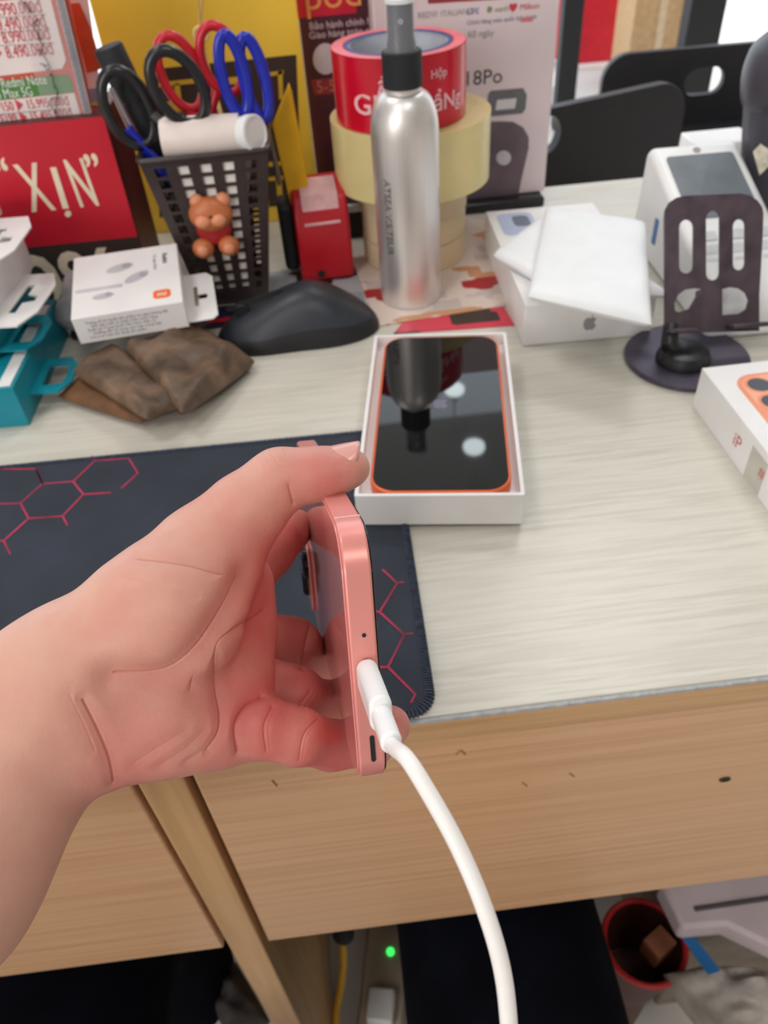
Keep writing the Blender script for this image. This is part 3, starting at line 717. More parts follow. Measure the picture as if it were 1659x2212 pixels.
MB().prism(rrect(0.052, 0.042, 0.004, 5), 0.0006, 0.003).build('base', BROWN, bk)
MB().hexa([bpt(-.62, .12, 'f') + Vector((0, .0019, 0)), bpt(.62, .12, 'f') + Vector((0, .0019, 0)), bpt(.62, .97, 'f') + Vector((0, .0019, 0)), bpt(-.62, .97, 'f') + Vector((0, .0019, 0))],
          [bpt(-.62, .12, 'f') + Vector((0, .0024, 0)), bpt(.62, .12, 'f') + Vector((0, .0024, 0)), bpt(.62, .97, 'f') + Vector((0, .0024, 0)), bpt(-.62, .97, 'f') + Vector((0, .0024, 0))]).build('paper_liner', mat('white_liner_paper', (245, 238, 232), .6), bk)
TED = mat('bear_brown', (196, 112, 66), 0.4, var=0.05); TEDL = mat('bear_tan', (224, 146, 110), 0.4); TEDR = mat('bear_red_shirt', (170, 34, 38), 0.4)
def fpt(px, py, off):
    q = at_y(px, py, BCY - 0.032); return Vector((q.x - BCX, -0.032 - off, q.z))
def blob(px, py, r, nm, m, off, parent=None):
    c = fpt(px, py, off); return MB().sphere(c, r).build(nm, m, parent or bk)
blob(462, 492, (.0135, .005, .013), 'bear_shirt', TEDR, 0.001)
hd = blob(456, 458, (.0165, .008, .0130), 'bear_head', TED, 0.004)
blob(426, 432, (.0055, .004, .0055), 'bear_ear', TEDL, 0.003); blob(482, 428, (.0055, .004, .0055), 'bear_ear', TEDL, 0.003)
blob(441, 468, (.0062, .004, .005), 'bear_cheek', TEDL, 0.010); blob(474, 464, (.0062, .004, .005), 'bear_cheek', TEDL, 0.010)
blob(457, 456, (.0028, .002, .002), 'bear_nose', mat('bear_dark', (110, 56, 36), .4), 0.0104)
blob(440, 532, (.0082, .006, .0078), 'bear_foot', TED, 0.004); blob(496, 526, (.0082, .006, .0078), 'bear_foot', TED, 0.004)
blob(440, 532, (.0048, .003, .0046), 'bear_sole', TEDL, 0.009); blob(496, 526, (.0048, .003, .0046), 'bear_sole', TEDL, 0.009)

# what stands in the basket
def ell_path(c, rx, ry, rot, n=28):
    out = []
    for i in range(n):
        a = 2 * math.pi * i / n; x, y = rx * math.cos(a), ry * math.sin(a)
        out.append(Vector((c.x + x * math.cos(rot) - y * math.sin(rot), c.y + 0.15 * (x), c.z + x * math.sin(rot) + y * math.cos(rot))))
    return out
def scissors(label, m, rings, joint, tip, Y, tr):
    o = thing('scissors', label, 'scissors', (0, 0, 0), group='scissors in the pen basket')
    J = at_y(*joint, Y); Tp = Vector(tip)
    for k_, (px, py, rx, ry, rot, sx_, sy_) in enumerate(rings):
        c = at_y(px, py, Y + 0.004 * k_)
        mb = MB().tube(ell_path(c, rx, ry, math.radians(rot)), tr, 10, closed=True, flat=1.25)
        s0 = at_y(sx_, sy_, Y + 0.004 * k_)
        mb.tube(smooth_path([s0, (s0 + J) / 2, J]), [tr * 1.15] * 17, 10)
        mb.build('handle', m, o, smooth=60)
        dv = (Tp - J); sd = Vector((0.006 * (1 - 2 * k_), 0.001, 0)); q = Vector((0, 0.0016 * (1 - 2 * k_), 0))
        MB().hexa([J - sd + q, J + sd + q, Tp + q], [J - sd + q * .2, J + sd + q * .2, Tp + q * .2]).build('blade', STEEL, o, smooth=0)
    return o
SR = mat('red_handle', (200, 26, 44), .3, var=.04); SB = mat('blue_handle', (26, 44, 176), .25, var=.05); SK = mat('black_handle', (28, 29, 33), .25, var=.1)
scissors('red-handled scissors standing in the pen basket behind the black pair', SR, ((390, 158, .0135, .0245, 12, 405, 240), (478, 130, .0135, .0225, 12, 468, 195)), (450, 262), (-0.082, 0.628, 0.03), 0.640, 0.0030)
scissors('blue-handled scissors standing at the right of the pen basket', SB, ((505, 165, .0080, .0255, 4, 520, 240), (550, 172, .0075, .0265, 6, 545, 248)), (535, 270), (-0.072, 0.625, 0.03), 0.615, 0.0034)
scissors('black-handled scissors standing at the left of the pen basket', SK, ((385, 190, .0155, .0240, 22, 400, 250), (278, 236, .0150, .0250, 12, 330, 250)), (372, 285), (-0.088, 0.62, 0.035), 0.600, 0.0033)
# black marker handle
mk = thing('black_marker', 'thick black flat-ended marker leaning out of the pen basket', 'marker', (0, 0, 0))
a, b = at_y(232, 100, .628), at_y(346, 335, .628)
bz = a + (b - a) * 1.35
MB().tube([a, a + (b - a) * .02, b, bz], [0.0118, 0.0128, 0.0128, 0.009], 16, flat=.8).build('barrel', BLACKM, mk)
MB().tube([a + (b - a) * .45, a + (b - a) * .47], 0.0131, 16, flat=.8).build('cap_seam', BLACK, mk)
# blue pen
pe = thing('blue_pen', 'blue pen with a clip leaning at the left of the pen basket', 'pen', (0, 0, 0))
a, b = at_y(272, 278, .607), at_y(332, 345, .607)
MB().tube([a, a + (b - a) * .04, b, b + (b - a) * 0.9], [.0036, .0046, .0046, .0036], 12).build('barrel', SB, pe)
MB().tube([a + Vector((0.003, -.0055, .001)), b + Vector((0.003, -.0055, .001))], .0014, 8).build('clip', SB, pe)
w0, w1 = at_y(240, 190, .612), at_y(288, 285, .612)
sp = thing('silver_pen', 'thin silver pen leaning left behind the black scissors ring', 'pen', (0, 0, 0))
MB().tube([w0, w1, w1 + (w1 - w0) * 0.9], [.0022, .0036, .003], 12).build('barrel', STEEL, sp)
MB().tube([w0 - (w1 - w0) * .02, w0], [.0012, .0022], 12).build('button', STEEL, sp)
# white tube lying across the basket top
wt = thing('white_tube', 'white tube with a round cap lying across the pen basket', 'tube', (0, 0, 0))
a, b, c = at_y(352, 300, .602), at_y(520, 290, .602), at_y(556, 284, .590)
MB().tube([a, a + (b - a) * .03, b], [.0135, .0140, .0138], 24, flat=1.0).build('barrel', mat('white_tube_card', (232, 218, 212), .4, var=.03), wt)
ax = (c - b).normalized()
capm = MB().lathe([(0.0, 0.0), (0.0118, 0.0), (0.0120, 0.008), (0.0126, 0.0085), (0.0126, 0.0145), (0.0108, 0.015), (0.0100, 0.0142), (0, 0.0142)], 28, cap=False)
capm.move(Matrix.Translation(b + Vector((0.0, -0.001, 0))) @ Vector((0, 0, 1)).rotation_difference(Vector((0.78, -0.60, 0.16))).to_matrix().to_4x4()).build('cap', WHITE2, wt)
# clear sleeve behind tube
# yellow utility knife
yk = thing('utility_knife', 'yellow utility knife leaning at the right of the pen basket', 'knife', (0, 0, 0))
a, b = at_y(600, 208, .640), at_y(642, 400, .640)
dv = (b - a).normalized(); sd = Vector((dv.z, 0, -dv.x)) * -1
def kq(pts, nm, m, th, yo):
    lo = [a + dv * p[0] + sd * p[1] + Vector((0, yo, 0)) for p in pts]; hi = [p + Vector((0, th, 0)) for p in lo]
    return MB().hexa(lo, hi).build(nm, m, yk, bevel=0.0008, smooth=30, weld=True)
L = (b - a).length
YK = mat('yellow_plastic', (232, 176, 12), .35, var=.03)
kq([(-0.006, 0.010), (0.02, -0.009), (L + 0.02, -0.009), (L + 0.02, 0.008), (0.0, 0.011)], 'handle', YK, 0.009, 0)
gs = at_y(577, 262, .633); ge = at_y(604, 398, .633)
MB().tube([gs, gs + (ge - gs) * .9, ge], [.0030, .0046, .003], 10, flat=.5).build('blade_sleeve', mat('grey_metal', (120, 112, 116), .35, metal=.6), yk)

# red dispenser
rd = thing('red_dispenser', 'small red plastic dispenser with a clear top beside the bottle', 'dispenser', (-0.0035, 0.645, 0.0), math.radians(4))
RP = mat('red_plastic', (172, 16, 32), .35, var=.04)
pr = [(-0.024, 0), (0.024, 0), (0.024, 0.060), (0.018, 0.078), (0.006, 0.086), (-0.012, 0.088), (-0.024, 0.086)]
side = [(-0.022, 0.001), (0.022, 0.001), (0.022, 0.076), (0.006, 0.077), (-0.013, 0.070), (-0.022, 0.054)]   # (y, z) profile
MB().hexa([Vector((-0.0225, y, z)) for y, z in side][::-1], [Vector((0.0225, y, z)) for y, z in side][::-1]).build('body', RP, rd, bevel=0.003, seg=3, weld=True)
MB().hexa([Vector((-0.015, y, z)) for y, z in ((-0.0228, 0.050), (-0.0138, 0.0714), (0.006, 0.0785), (0.006, 0.0765), (-0.0130, 0.0695), (-0.0220, 0.049))][::-1],
          [Vector((0.015, y, z)) for y, z in ((-0.0228, 0.050), (-0.0138, 0.0714), (0.006, 0.0785), (0.006, 0.0765), (-0.0130, 0.0695), (-0.0220, 0.049))][::-1]).build('clear_window', mat('cloudy_plastic', (206, 160, 162), .18, var=.12, scale=60), rd, bevel=0.0006, weld=True)
front(circ(0.0032, 18, (-0.006, 0.008)), 'screw_hole', BLACKM, rd, -0.0222)
MB().box((-0.0285, 0.004, 0.036), (0.012, 0.03, 0.056)).build('side_bracket', BLACKM, rd, bevel=0.004)

# small metal clip on the black case behind the dispenser
cl = thing('black_case', 'small black case with a shiny silver clip beside the tape stack', 'case', (0.030, 0.724, 0.0005))
MB().box((0, 0, 0.012), (0.05, 0.035, 0.024)).build('body', BLACKM, cl, bevel=0.003)
MB().box((0.000, -0.016, 0.0275), (0.024, 0.004, 0.008)).build('clip', STEEL, cl, bevel=0.0015)

# ================================================================== LEAFLETS
def leaflet(name, label, pts, z, c1, c2, c3, sc, seed):
    nm = 'print_' + name + str(seed)
    m = bpy.data.materials.new(nm); m.use_nodes = True; nt = m.node_tree; b = nt.nodes['Principled BSDF']
    tc = nt.nodes.new('ShaderNodeTexCoord'); v = nt.nodes.new('ShaderNodeTexVoronoi'); v.distance = 'CHEBYCHEV'; v.inputs['Scale'].default_value = sc
    mp = nt.nodes.new('ShaderNodeMapping'); mp.inputs['Location'].default_value = (seed * 1.7, seed * .9, 0); mp.inputs['Scale'].default_value = (1, 1.6, 1)
    nt.links.new(tc.outputs['Object'], mp.inputs['Vector']); nt.links.new(mp.outputs['Vector'], v.inputs['Vector'])
    sp_ = nt.nodes.new('ShaderNodeSeparateColor'); nt.links.new(v.outputs['Color'], sp_.inputs['Color'])
    r = nt.nodes.new('ShaderNodeValToRGB'); r.color_ramp.interpolation = 'CONSTANT'
    e = r.color_ramp.elements; e[0].color = lin(c1); e[0].position = 0; e[1].color = lin(c2); e[1].position = .45
    for pos, c in ((.62, c3), (.74, (206, 150, 112)), (.82, c1), (.92, (60, 44, 40))):
        n_ = e.new(pos); n_.color = lin(c)
    nt.links.new(sp_.outputs['Red'], r.inputs['Fac']); nt.links.new(r.outputs['Color'], b.inputs['Base Color'])
    b.inputs['Roughness'].default_value = .35
    P = [at_z(x, y, z) for x, y in pts]
    o = MB().hexa([Vector((p.x, p.y, z)) for p in P], [Vector((p.x, p.y, z + 0.0005)) for p in P]).build(name, m, smooth=0, weld=True)
    return tag(o, label, 'leaflet', 'leaflets on the desk')
leaflet('leaflet', 'red and white printed leaflet sticking out in front of the bottle', [(850, 722), (1112, 704), (1075, 640), (900, 660)], 0.0001, (214, 60, 82), (236, 220, 216), (186, 36, 52), 26, 1)
leaflet('leaflet', 'colourful printed leaflet lying under the bottle and the tape stack', [(790, 640), (815, 705), (1098, 660), (1062, 478), (1000, 470), (760, 560)], 0.0008, (226, 208, 198), (206, 190, 186), (176, 40, 44), 34, 2)
leaflet('leaflet', 'grey and blue leaflet lying between the basket and the dispenser', [(582, 590), (586, 650), (790, 660), (770, 560)], 0.0001, (176, 180, 186), (150, 158, 170), (70, 90, 160), 22, 5)

# ================================================================== COMPUTER MOUSE
ms = thing('computer_mouse', 'black computer mouse in front of the pen basket', 'mouse', (-0.030, 0.5415, 0.0004), math.radians(3))
def mouse_mesh(f, zmin, k0=0.0):
    vs = []; fs = []; n = 48; rings = 22
    for i in range(rings + 1):
        rho = math.cos(i / rings * math.pi / 2)
        for k_ in range(n):
            a = 2 * math.pi * k_ / n; ca, sa = math.cos(a), math.sin(a)
            ex = 2 / 2.5
            x = 0.0635 * rho * math.copysign(abs(ca) ** ex, ca); y = 0.0325 * rho * math.copysign(abs(sa) ** ex, sa)
            hump = 0.62 + 0.38 * math.exp(-((x - 0.012) / 0.036) ** 2)
            z = 0.0375 * f * hump * (1 - rho ** 2.6) ** 0.62
            y *= 1 - 0.10 * math.exp(-((x + 0.005) / 0.03) ** 2)
            vs.append((x * (1 + k0), y * (1 + k0), z))
    for i in range(rings):
        for k_ in range(n):
            j = (k_ + 1) % n; fs.append((i * n + k_, i * n + j, (i + 1) * n + j, (i + 1) * n + k_))
    return vs, fs, n, rings
vs, fs, n, rings = mouse_mesh(1.0, 0)
MB().add(vs, fs + [tuple(range(n - 1, -1, -1))]).build('body', mat('mouse_black', (22, 23, 27), .5), ms, smooth=50)
vs, fs, n, rings = mouse_mesh(1.035, 0)
sel = [f for f in fs if min(f) >= 6 * n]
MB().add(vs, sel).build('top_shell', mat('mouse_slate', (42, 46, 54), .42, var=.1), ms, smooth=50)
MB().lathe([(0.0055, -0.0025), (0.006, -0.0018), (0.006, 0.0018), (0.0055, 0.0025)], 20).move(Matrix.Translation((-0.040, 0.0, 0.0235)) @ Matrix.Rotation(math.pi / 2, 4, 'X')).build('scroll_wheel', BLACK, ms)
MB().box((-0.029, 0.0, 0.0310), (0.045, 0.0007, 0.004), Matrix.Rotation(math.radians(-13), 3, 'Y')).build('button_gap', BLACKM, ms)

# ================================================================== WALLET
LEA = mat('brown_leather', (104, 82, 64), 0.5, var=0.3, scale=55, bump=0.5, bscale=260)
LEA2 = mat('brown_leather_edge', (112, 76, 46), 0.6, var=0.18, scale=60, bump=0.4, bscale=260)
wl = thing('leather_pouch', 'folded worn brown leather pouch under the white earphone box', 'pouch', (0, 0, 0))
def xy(px, py, z): q = at_z(px, py, z); return (q.x, q.y)
MB().pad([xy(126, 860, .005), xy(302, 916, .005), xy(400, 880, .005), xy(240, 760, .005)], (.0062, .0062, .0062, .0062), .0118, 16, 4, .0006, 3).build('lower_flap', LEA2, wl, smooth=70)
MB().pad([xy(158, 806, .018), xy(318, 908, .016), xy(400, 872, .016), xy(240, 740, .018)], (.0190, .0185, .0165, .0170), .0150, 18, 7, .0022, 5).build('middle_fold', LEA, wl, smooth=70)
MB().pad([xy(272, 752, .026), xy(392, 890, .022), xy(552, 788, .004), xy(410, 702, .020)], (.0255, .0215, .0068, .0205), .0180, 22, 9, .0028, 9).build('upper_flap', LEA, wl, smooth=70)
MB().pad([xy(360, 862, .008), xy(392, 898, .004), xy(470, 850, .004), xy(430, 810, .006)], (.0058, .0050, .0050, .0056), .0098, 12, 4, .0005, 4).build('inner_fold', LEA2, wl, smooth=70)

# ================================================================== WHITE EARPHONE BOX
zb0 = 0.0295
f0 = at_z(175, 744, zb0); f1 = at_z(410, 706, zb0)
ex = (f1 - f0).normalized(); W_ = (f1 - f0).length
ey = Vector((-ex.y, ex.x, 0)); ez = Vector((0, 0, 1))
hb = 0.0215
# tilt back a little so that the lid faces up and toward the window
t0 = at_z(156, 684, zb0 + hb); bk0 = at_z(166, 559, zb0 + hb)
tilt = math.radians(8)
Mx = Matrix((ex, ey, ez)).transposed() @ Matrix.Rotation(tilt, 3, 'X')
eb = thing('earphone_box', 'white earphone box with an orange logo lying on the leather pouch', 'box', f0, M=Mx)
Db = 0.078
MB().box((W_ / 2, Db / 2, hb / 2), (W_, Db, hb)).build('carton', WHITE, eb, bevel=0.0006)
tabp = [(0, -0.008), (0.018, -0.008), (0.0215, -0.004), (0.0215, 0.046), (0.017, 0.052), (0, 0.052)]
euro = [(0.0045, 0.012), (0.0065, 0.012), (0.0065, 0.0175), (0.0105, 0.0175), (0.0115, 0.019), (0.0105, 0.0205), (0.0065, 0.0205), (0.0065, 0.027), (0.0045, 0.027)]
MB().prism([(W_ + x, y + 0.012) for x, y in tabp], 0.0005, 0.0013, [[(W_ + x * 1.5 - .001, (y - .0195) * (2.0 if abs(y - .0195) < .003 else 1.7) + .0345) for x, y in euro][::-1]]).build('hang_tab', WHITE, eb)
OR = mat('orange_logo', (238, 108, 50), .4)
MB().prism(rrect(0.0125, 0.0105, 0.003, 5, (W_ - 0.014, 0.0135)), hb, hb + 0.00008).build('logo', OR, eb)
text('mi', 0.0068, mat('white_ink', (236, 240, 230), .5), eb, (W_ - 0.014, 0.0115, hb + 0.0001), (0, 0, 0), 'CENTER', bold=.0001)
PG = mat('pale_grey_print', (196, 196, 204), .4); PG2 = mat('mid_grey_print', (168, 168, 176), .4)
for cx_, cy_, rr, rot in ((0.034, 0.055, .008, .3), (0.046, 0.040, .008, .6), (0.022, 0.022, .006, .1)):
    q = [(cx_ + rr * 1.3 * math.cos(a_) * math.cos(rot) - rr * .6 * math.sin(a_) * math.sin(rot), cy_ + rr * 1.3 * math.cos(a_) * math.sin(rot) + rr * .6 * math.sin(a_) * math.cos(rot)) for a_ in [2 * math.pi * i / 24 for i in range(24)]]
    MB().prism(q, hb, hb + .00006).build('earphone_print', PG, eb)
    MB().prism(circ(rr * .42, 18, (cx_ + rr * .6, cy_ + rr * .25)), hb + .00006, hb + .0001).build('earphone_tip_print', PG2, eb)
MB().prism(rrect(0.034, 0.0042, .002, 4, (0.019, 0.032)), hb, hb + .00006).build('cable_print', PG, eb)
text('Redmi', 0.0052, DARKINK, eb, (W_ - 0.0115, 0.066, hb + .0001), (0, 0, -math.pi / 2), bold=.0001)
text('Tai nghe Buds', 0.0036, GREYINK, eb, (W_ - 0.0185, 0.066, hb + .0001), (0, 0, -math.pi / 2))
for i in range(5):
    text(('Thông số kỹ thuật sản phẩm tai nghe không dây', 'Nhà sản xuất và nhập khẩu chính hãng', 'Xuất xứ Trung Quốc bảo hành điện tử', 'Hướng dẫn sử dụng xem bên trong hộp', 'Lưu ý an toàn khi dùng sản phẩm')[i], 0.0029, GREYINK, eb, (0.008 + 0.003 * (i % 2), -0.0001, hb - 0.006 - i * 0.0030))

# ================================================================== TEAL AND WHITE HANGING BOXES AT THE LEFT EDGE
TEAL = mat('teal_card', (8, 140, 160), .4, var=.05)
def hang_box(label, m, loc, rz, w, d, h, tabs, extra=None, tz=0.5, grp=None, tw=.02, tl=.034):
    o = thing('hanging_box', label, 'box', loc, rz, group=grp)
    MB().box((-w / 2, d / 2, h / 2), (w, d, h)).build('carton', m, o, bevel=0.0006)
    for ty in tabs:
        pl_ = [(0, -tl / 2), (tw * .75, -tl / 2), (tw, -tl / 4), (tw, tl / 4), (tw * .75, tl / 2), (0, tl / 2)]
        hl = [(tw * .2, -tl * .28), (tw * .72, -tl * .28), (tw * .8, -tl * .1), (tw * .8, tl * .1), (tw * .72, tl * .28), (tw * .2, tl * .28)] if m is TEAL else [(tw * .3, -tl * .26), (tw * .48, -tl * .26), (tw * .48, -tl * .08), (tw * .75, -tl * .05), (tw * .75, tl * .05), (tw * .48, tl * .08), (tw * .48, tl * .26), (tw * .3, tl * .26)]
        MB().prism([(x - 0.0002, y + ty) for x, y in pl_], h * tz, h * tz + 0.0012, [[(x, y + ty) for x, y in hl][::-1]]).build('hang_tab', m, o)
    return o
e0 = at_z(65, 919, 0)
GH = 'boxes with hang tabs stacked at left'
tb1 = hang_box('teal box with a white stripe, lowest of the stack at left', TEAL, (e0.x, e0.y, 0.0), math.radians(-1), .09, .125, .031, (.042,), tz=.38, grp=GH, tw=.026, tl=.046)
MB().box((-0.0065, .058, .0312), (.0085, .112, .0006)).build('white_stripe', WHITE, tb1)
hang_box('teal box without a stripe, second of the stack at left', TEAL, (-.236, .488, 0.0318), math.radians(-5), .08, .085, .0235, (.030,), tz=.15, grp=GH, tw=.027, tl=.05)
hang_box('white box with a hang tab, lying on the teal boxes', WHITE, (-.2345, .484, .0558), math.radians(-6), .08, .10, .035, (.042,), tz=.03, grp=GH, tw=.030, tl=.078)
hang_box('uppermost white box with a hang tab at the left edge', WHITE, (-.2435, .500, .0913), math.radians(-3), .08, .10, .009, (.046,), tz=.05, grp=GH, tw=.032, tl=.080)

# clear plastic packet between the boxes
pk = thing('plastic_packet', 'grey see-through plastic packet behind the earphone box', 'packet', (-0.205, 0.562, 0.0))
MB().pad([(-.012, 0), (.05, -.012), (.05, .05), (-.01, .055)], (.02, .02, .024, .024), .038, 14, 4, .003, 2).build('film', mat('cloudy_film', (186, 186, 190), .15, var=.12, scale=40, alpha=.8), pk, smooth=70)
MB().box((.02, .022, .0045), (.05, .04, .007)).build('dark_tray', BLACK, pk, bevel=.002)
# small red and navy card under the mouse
cdm = MB().box((-0.094, 0.578, 0.0012), (0.05, 0.034, 0.002)).build('game_card', mat('navy_card', (28, 30, 52), .4), None, bevel=.0004)
tag(cdm, 'small navy card with a red edge beside the mouse', 'card')
MB().box((-0.117, 0.578, 0.0024), (0.006, 0.034, 0.0004)).build('red_edge', mat('crimson_print', (186, 26, 52), .4), cdm)
MB().box((-0.092, 0.570, 0.0024), (0.022, 0.006, 0.0004)).build('red_logo', mat('crimson_print', (186, 26, 52), .4), cdm)
for o in cdm.children: o.location.z = 0

# ================================================================== WHITE BOX WITH TRAYS (RIGHT)
b0 = at_z(1129, 749, 0); b1 = at_z(1400, 725, 0)
ang = math.atan2(b1.y - b0.y, b1.x - b0.x)
wbx = thing('white_phone_box', 'white phone box under the white pulp trays', 'box', (b0.x, b0.y, 0.0005), ang)
wlen = 0.094
hz = at_y(1131, 662, b0.y).z
MB().box((wlen / 2, 0.0855, hz / 2), (wlen, 0.171, hz)).build('carton', WHITE, wbx, bevel=0.0006)
MB().prism(rrect(.030, .045, .006, 5, (.022, .140)), hz, hz + .0001).build('blue_print', mat('pale_blue_print', (186, 198, 226), .4), wbx)
MB().prism(rrect(.014, .022, .005, 5, (.026, .145)), hz + .0001, hz + .0002).build('lens_print', mat('slate_print', (110, 118, 140), .4), wbx)
MB().prism(apple(.0058, (.048, 0)), 0, .0001).prism([(0.0483, .0055), (0.0488, .0074), (0.0506, .0088), (0.0502, .0068)], 0, .0001).move(Matrix.Translation((0, -.0001, hz * .42)) @ Matrix.Rotation(math.pi / 2, 4, 'X')).build('side_logo', GREYINK, wbx)
PULP = mat('white_pulp', (240, 243, 246), .55, var=.015, bump=.1, bscale=120)
def tray_pad(label, pts, zs, T, seed):
    P = [at_z(x, y, z_) for (x, y), z_ in zip(pts, zs)]
    o = MB().pad([(p.x, p.y) for p in P], zs, T, 16, 14, .0004, seed).build('pulp_tray', PULP, smooth=60)
    return tag(o, label, 'tray', 'white pulp trays')
tray_pad('white pulp tray below, its corner pointing left', [(1066, 552), (1185, 615), (1450, 640), (1170, 470)], [hz + .0068] * 4, .011, 1)
tray_pad('white pulp tray on top, tilted across the box', [(1140, 640), (1408, 702), (1395, 485), (1178, 452)], [hz + .019, hz + .019, hz + .019, hz + .019], .0125, 2)

# ================================================================== PHONE STAND
SC = (0.2405, 0.4465)
GUN = mat('gunmetal_purple', (88, 82, 98), .38, metal=.55, var=.06, scale=60)
GUN2 = mat('worn_plum_metal', (84, 72, 80), .42, metal=.45, var=.16, scale=70)
sn = thing('phone_stand', 'gunmetal phone stand with a slotted plate and round base', 'phone stand', (SC[0], SC[1], 0.0004))
MB().lathe([(0.0405, 0), (0.0418, .0006), (0.0418, .0034), (0.0410, .004), (0, .004)], 64, cap=False).lathe([(0.0405, 0), (0, 0)], 64, cap=False).build('base', GUN, sn)
hb_ = at_z(1478, 762, .010); hx, hy = hb_.x - SC[0], hb_.y - SC[1]
MB().lathe([(.0180, .004), (.0182, .007), (.0168, .010), (.0160, .0125), (.012, .0138), (0, .014)], 40, (hx, hy, 0), cap=False).build('pivot', BLACK, sn)
e1 = Vector((0.998, -0.05, 0)).normalized(); e2 = Vector((.014, .036, .066)); e2 = (e2 - e1 * e2.dot(e1)).normalized(); e3 = e1.cross(e2)
PB = at_y(1437, 722, .447)
Mp = Matrix.Translation(Vector((PB.x - SC[0], PB.y - SC[1], PB.z))) @ Matrix((e1, e2, e3)).transposed().to_4x4()
def plpt(px, py):
    # intersection of the photo ray with the plate plane, in plate coordinates
    r = Vector(_ray(px, py)); o_ = Vector(CO); n_ = e3; t_ = (PB - o_).dot(n_) / r.dot(n_); q = o_ + r * t_ - PB
    return (q.dot(e1), q.dot(e2))
outl = [plpt(*p) for p in ((1437, 722), (1640, 716), (1640, 640), (1647, 520), (1649, 462))]
tr = plpt(1600, 419); tl = plpt(1480, 424)
outl += [plpt(1646, 448), plpt(1636, 434), plpt(1620, 424), tr, tl, plpt(1462, 428), plpt(1447, 438), plpt(1438, 455), plpt(1436, 475), plpt(1437, 600)]
def slot(x0, y0_, x1, y1_):
    a_ = Vector(plpt((x0 + x1) / 2, y0_)); b_ = Vector(plpt((x0 + x1) / 2, y1_)); w_ = (Vector(plpt(x1, (y0_ + y1_) / 2)) - Vector(plpt(x0, (y0_ + y1_) / 2))).length / 2
    d_ = (a_ - b_).normalized(); n_ = Vector((d_.y, -d_.x)); out = []
    for k_ in range(9): th = math.pi * k_ / 8; out.append(tuple(a_ - d_ * w_ + (n_ * math.cos(th) + d_ * math.sin(th)) * w_))
    for k_ in range(9): th = math.pi * k_ / 8; out.append(tuple(b_ + d_ * w_ + (-n_ * math.cos(th) - d_ * math.sin(th)) * w_))
    return out[::-1]
hl_ = [plpt(*p) for p in ((1517, 625), (1500, 624), (1480, 627), (1465, 638), (1457, 655), (1458, 672), (1466, 676), (1490, 668), (1504, 644))]
hr_ = [plpt(*p) for p in ((1560, 626), (1578, 621), (1598, 624), (1612, 634), (1619, 650), (1614, 668), (1598, 679), (1560, 682))]
def ccw(l, want):
    ar = sum(l[i][0] * l[(i + 1) % len(l)][1] - l[(i + 1) % len(l)][0] * l[i][1] for i in range(len(l)))
    return l if (ar > 0) == want else l[::-1]
holes = [ccw(h, False) for h in (slot(1467, 475, 1499, 592), slot(1525, 456, 1556, 607), slot(1583, 474, 1611, 585), hl_, hr_)]
MB().prism(ccw(outl, True), -0.0028, 0.0, holes).move(Mp).build('plate', GUN2, sn, smooth=25)
lp = plpt(1566, 716); lp2 = plpt(1654, 712)
MB().box(((lp[0] + lp2[0]) / 2, 0.0015, 0.006), (abs(lp2[0] - lp[0]), 0.003, 0.014)).move(Mp).build('lip', GUN2, sn, bevel=.0008)
MB().box((0.010, 0.0015, 0.004), (0.020, 0.003, 0.010)).move(Mp).build('lip', GUN2, sn, bevel=.0008)
q = plpt(1535, 655)
MB().box((q[0], q[1] - .002, -0.0055), (.016, .022, .0055)).move(Mp).build('hinge_tab', GUN2, sn, bevel=.002)
hq = plpt(1452, 715)
MB().tube([Vector((hx - .006, hy + .003, .010)), Vector((hx - .010, hy + .004, .016)), Mp @ Vector((hq[0], .006, -.003))], [.006, .006, .005], 12).build('hinge', BLACK, sn)

# ================================================================== CARD TERMINAL AND NEIGHBOURS
P1 = at_z(1396, 323, .078); P2 = at_z(1590, 317, .078)
ta = math.atan2(P2.y - P1.y, P2.x - P1.x)
tdir = at_z(1659, 455, .055) - P2
td = Vector((tdir.x, tdir.y, 0)); 
ta = math.atan2(td.x, -td.y)
pt = thing('card_terminal', 'white handheld card terminal with a grey screen behind the phone stand', 'card terminal', ((P1.x + P2.x) / 2, (P1.y + P2.y) / 2, 0.0005), ta)
tw_, tl_ = (P2 - P1).length * math.cos(ta) * 1.0, 0.175
prof_ = [(0.012, 0.0), (0.006, 0.04), (0.004, 0.076), (-0.004, 0.082), (-0.095, 0.052), (-0.160, 0.034), (-0.168, 0.026), (-0.168, 0.0)]   # (y, z)
MB().hexa([Vector((-tw_ / 2, y, z_)) for y, z_ in prof_], [Vector((tw_ / 2, y, z_)) for y, z_ in prof_]).build('body', WHITE2, pt, bevel=.006, seg=4, weld=True)
sl = math.atan2(0.082 - 0.052, 0.091)
Ms = Matrix.Translation((0, -0.004, 0.082)) @ Matrix.Rotation(sl, 4, 'X')
MB().prism(rrect(tw_ * .76, .072, .003, 4, (0, -.050)), .0001, .0009).move(Ms).build('screen', mat('grey_screen', (120, 128, 136), .12), pt)
MB().prism(circ(.003, 16, (0.0, -.008)), .0001, .0007).move(Ms).build('camera_dot', GREYINK, pt)
for r_ in range(3):
    for c_ in range(3):
        MB().prism(rrect(.016, .009, .002, 3, ((c_ - 1) * .021, -.106 - r_ * .014)), .0001, .0018).move(Ms).build('key', mat('pale_key', (206, 208, 212), .4), pt)
MB().box((-tw_ / 2 - .0004, -.045, .03), (.0012, .006, .02)).build('side_button', mat('blue_button', (70, 110, 170), .4), pt)

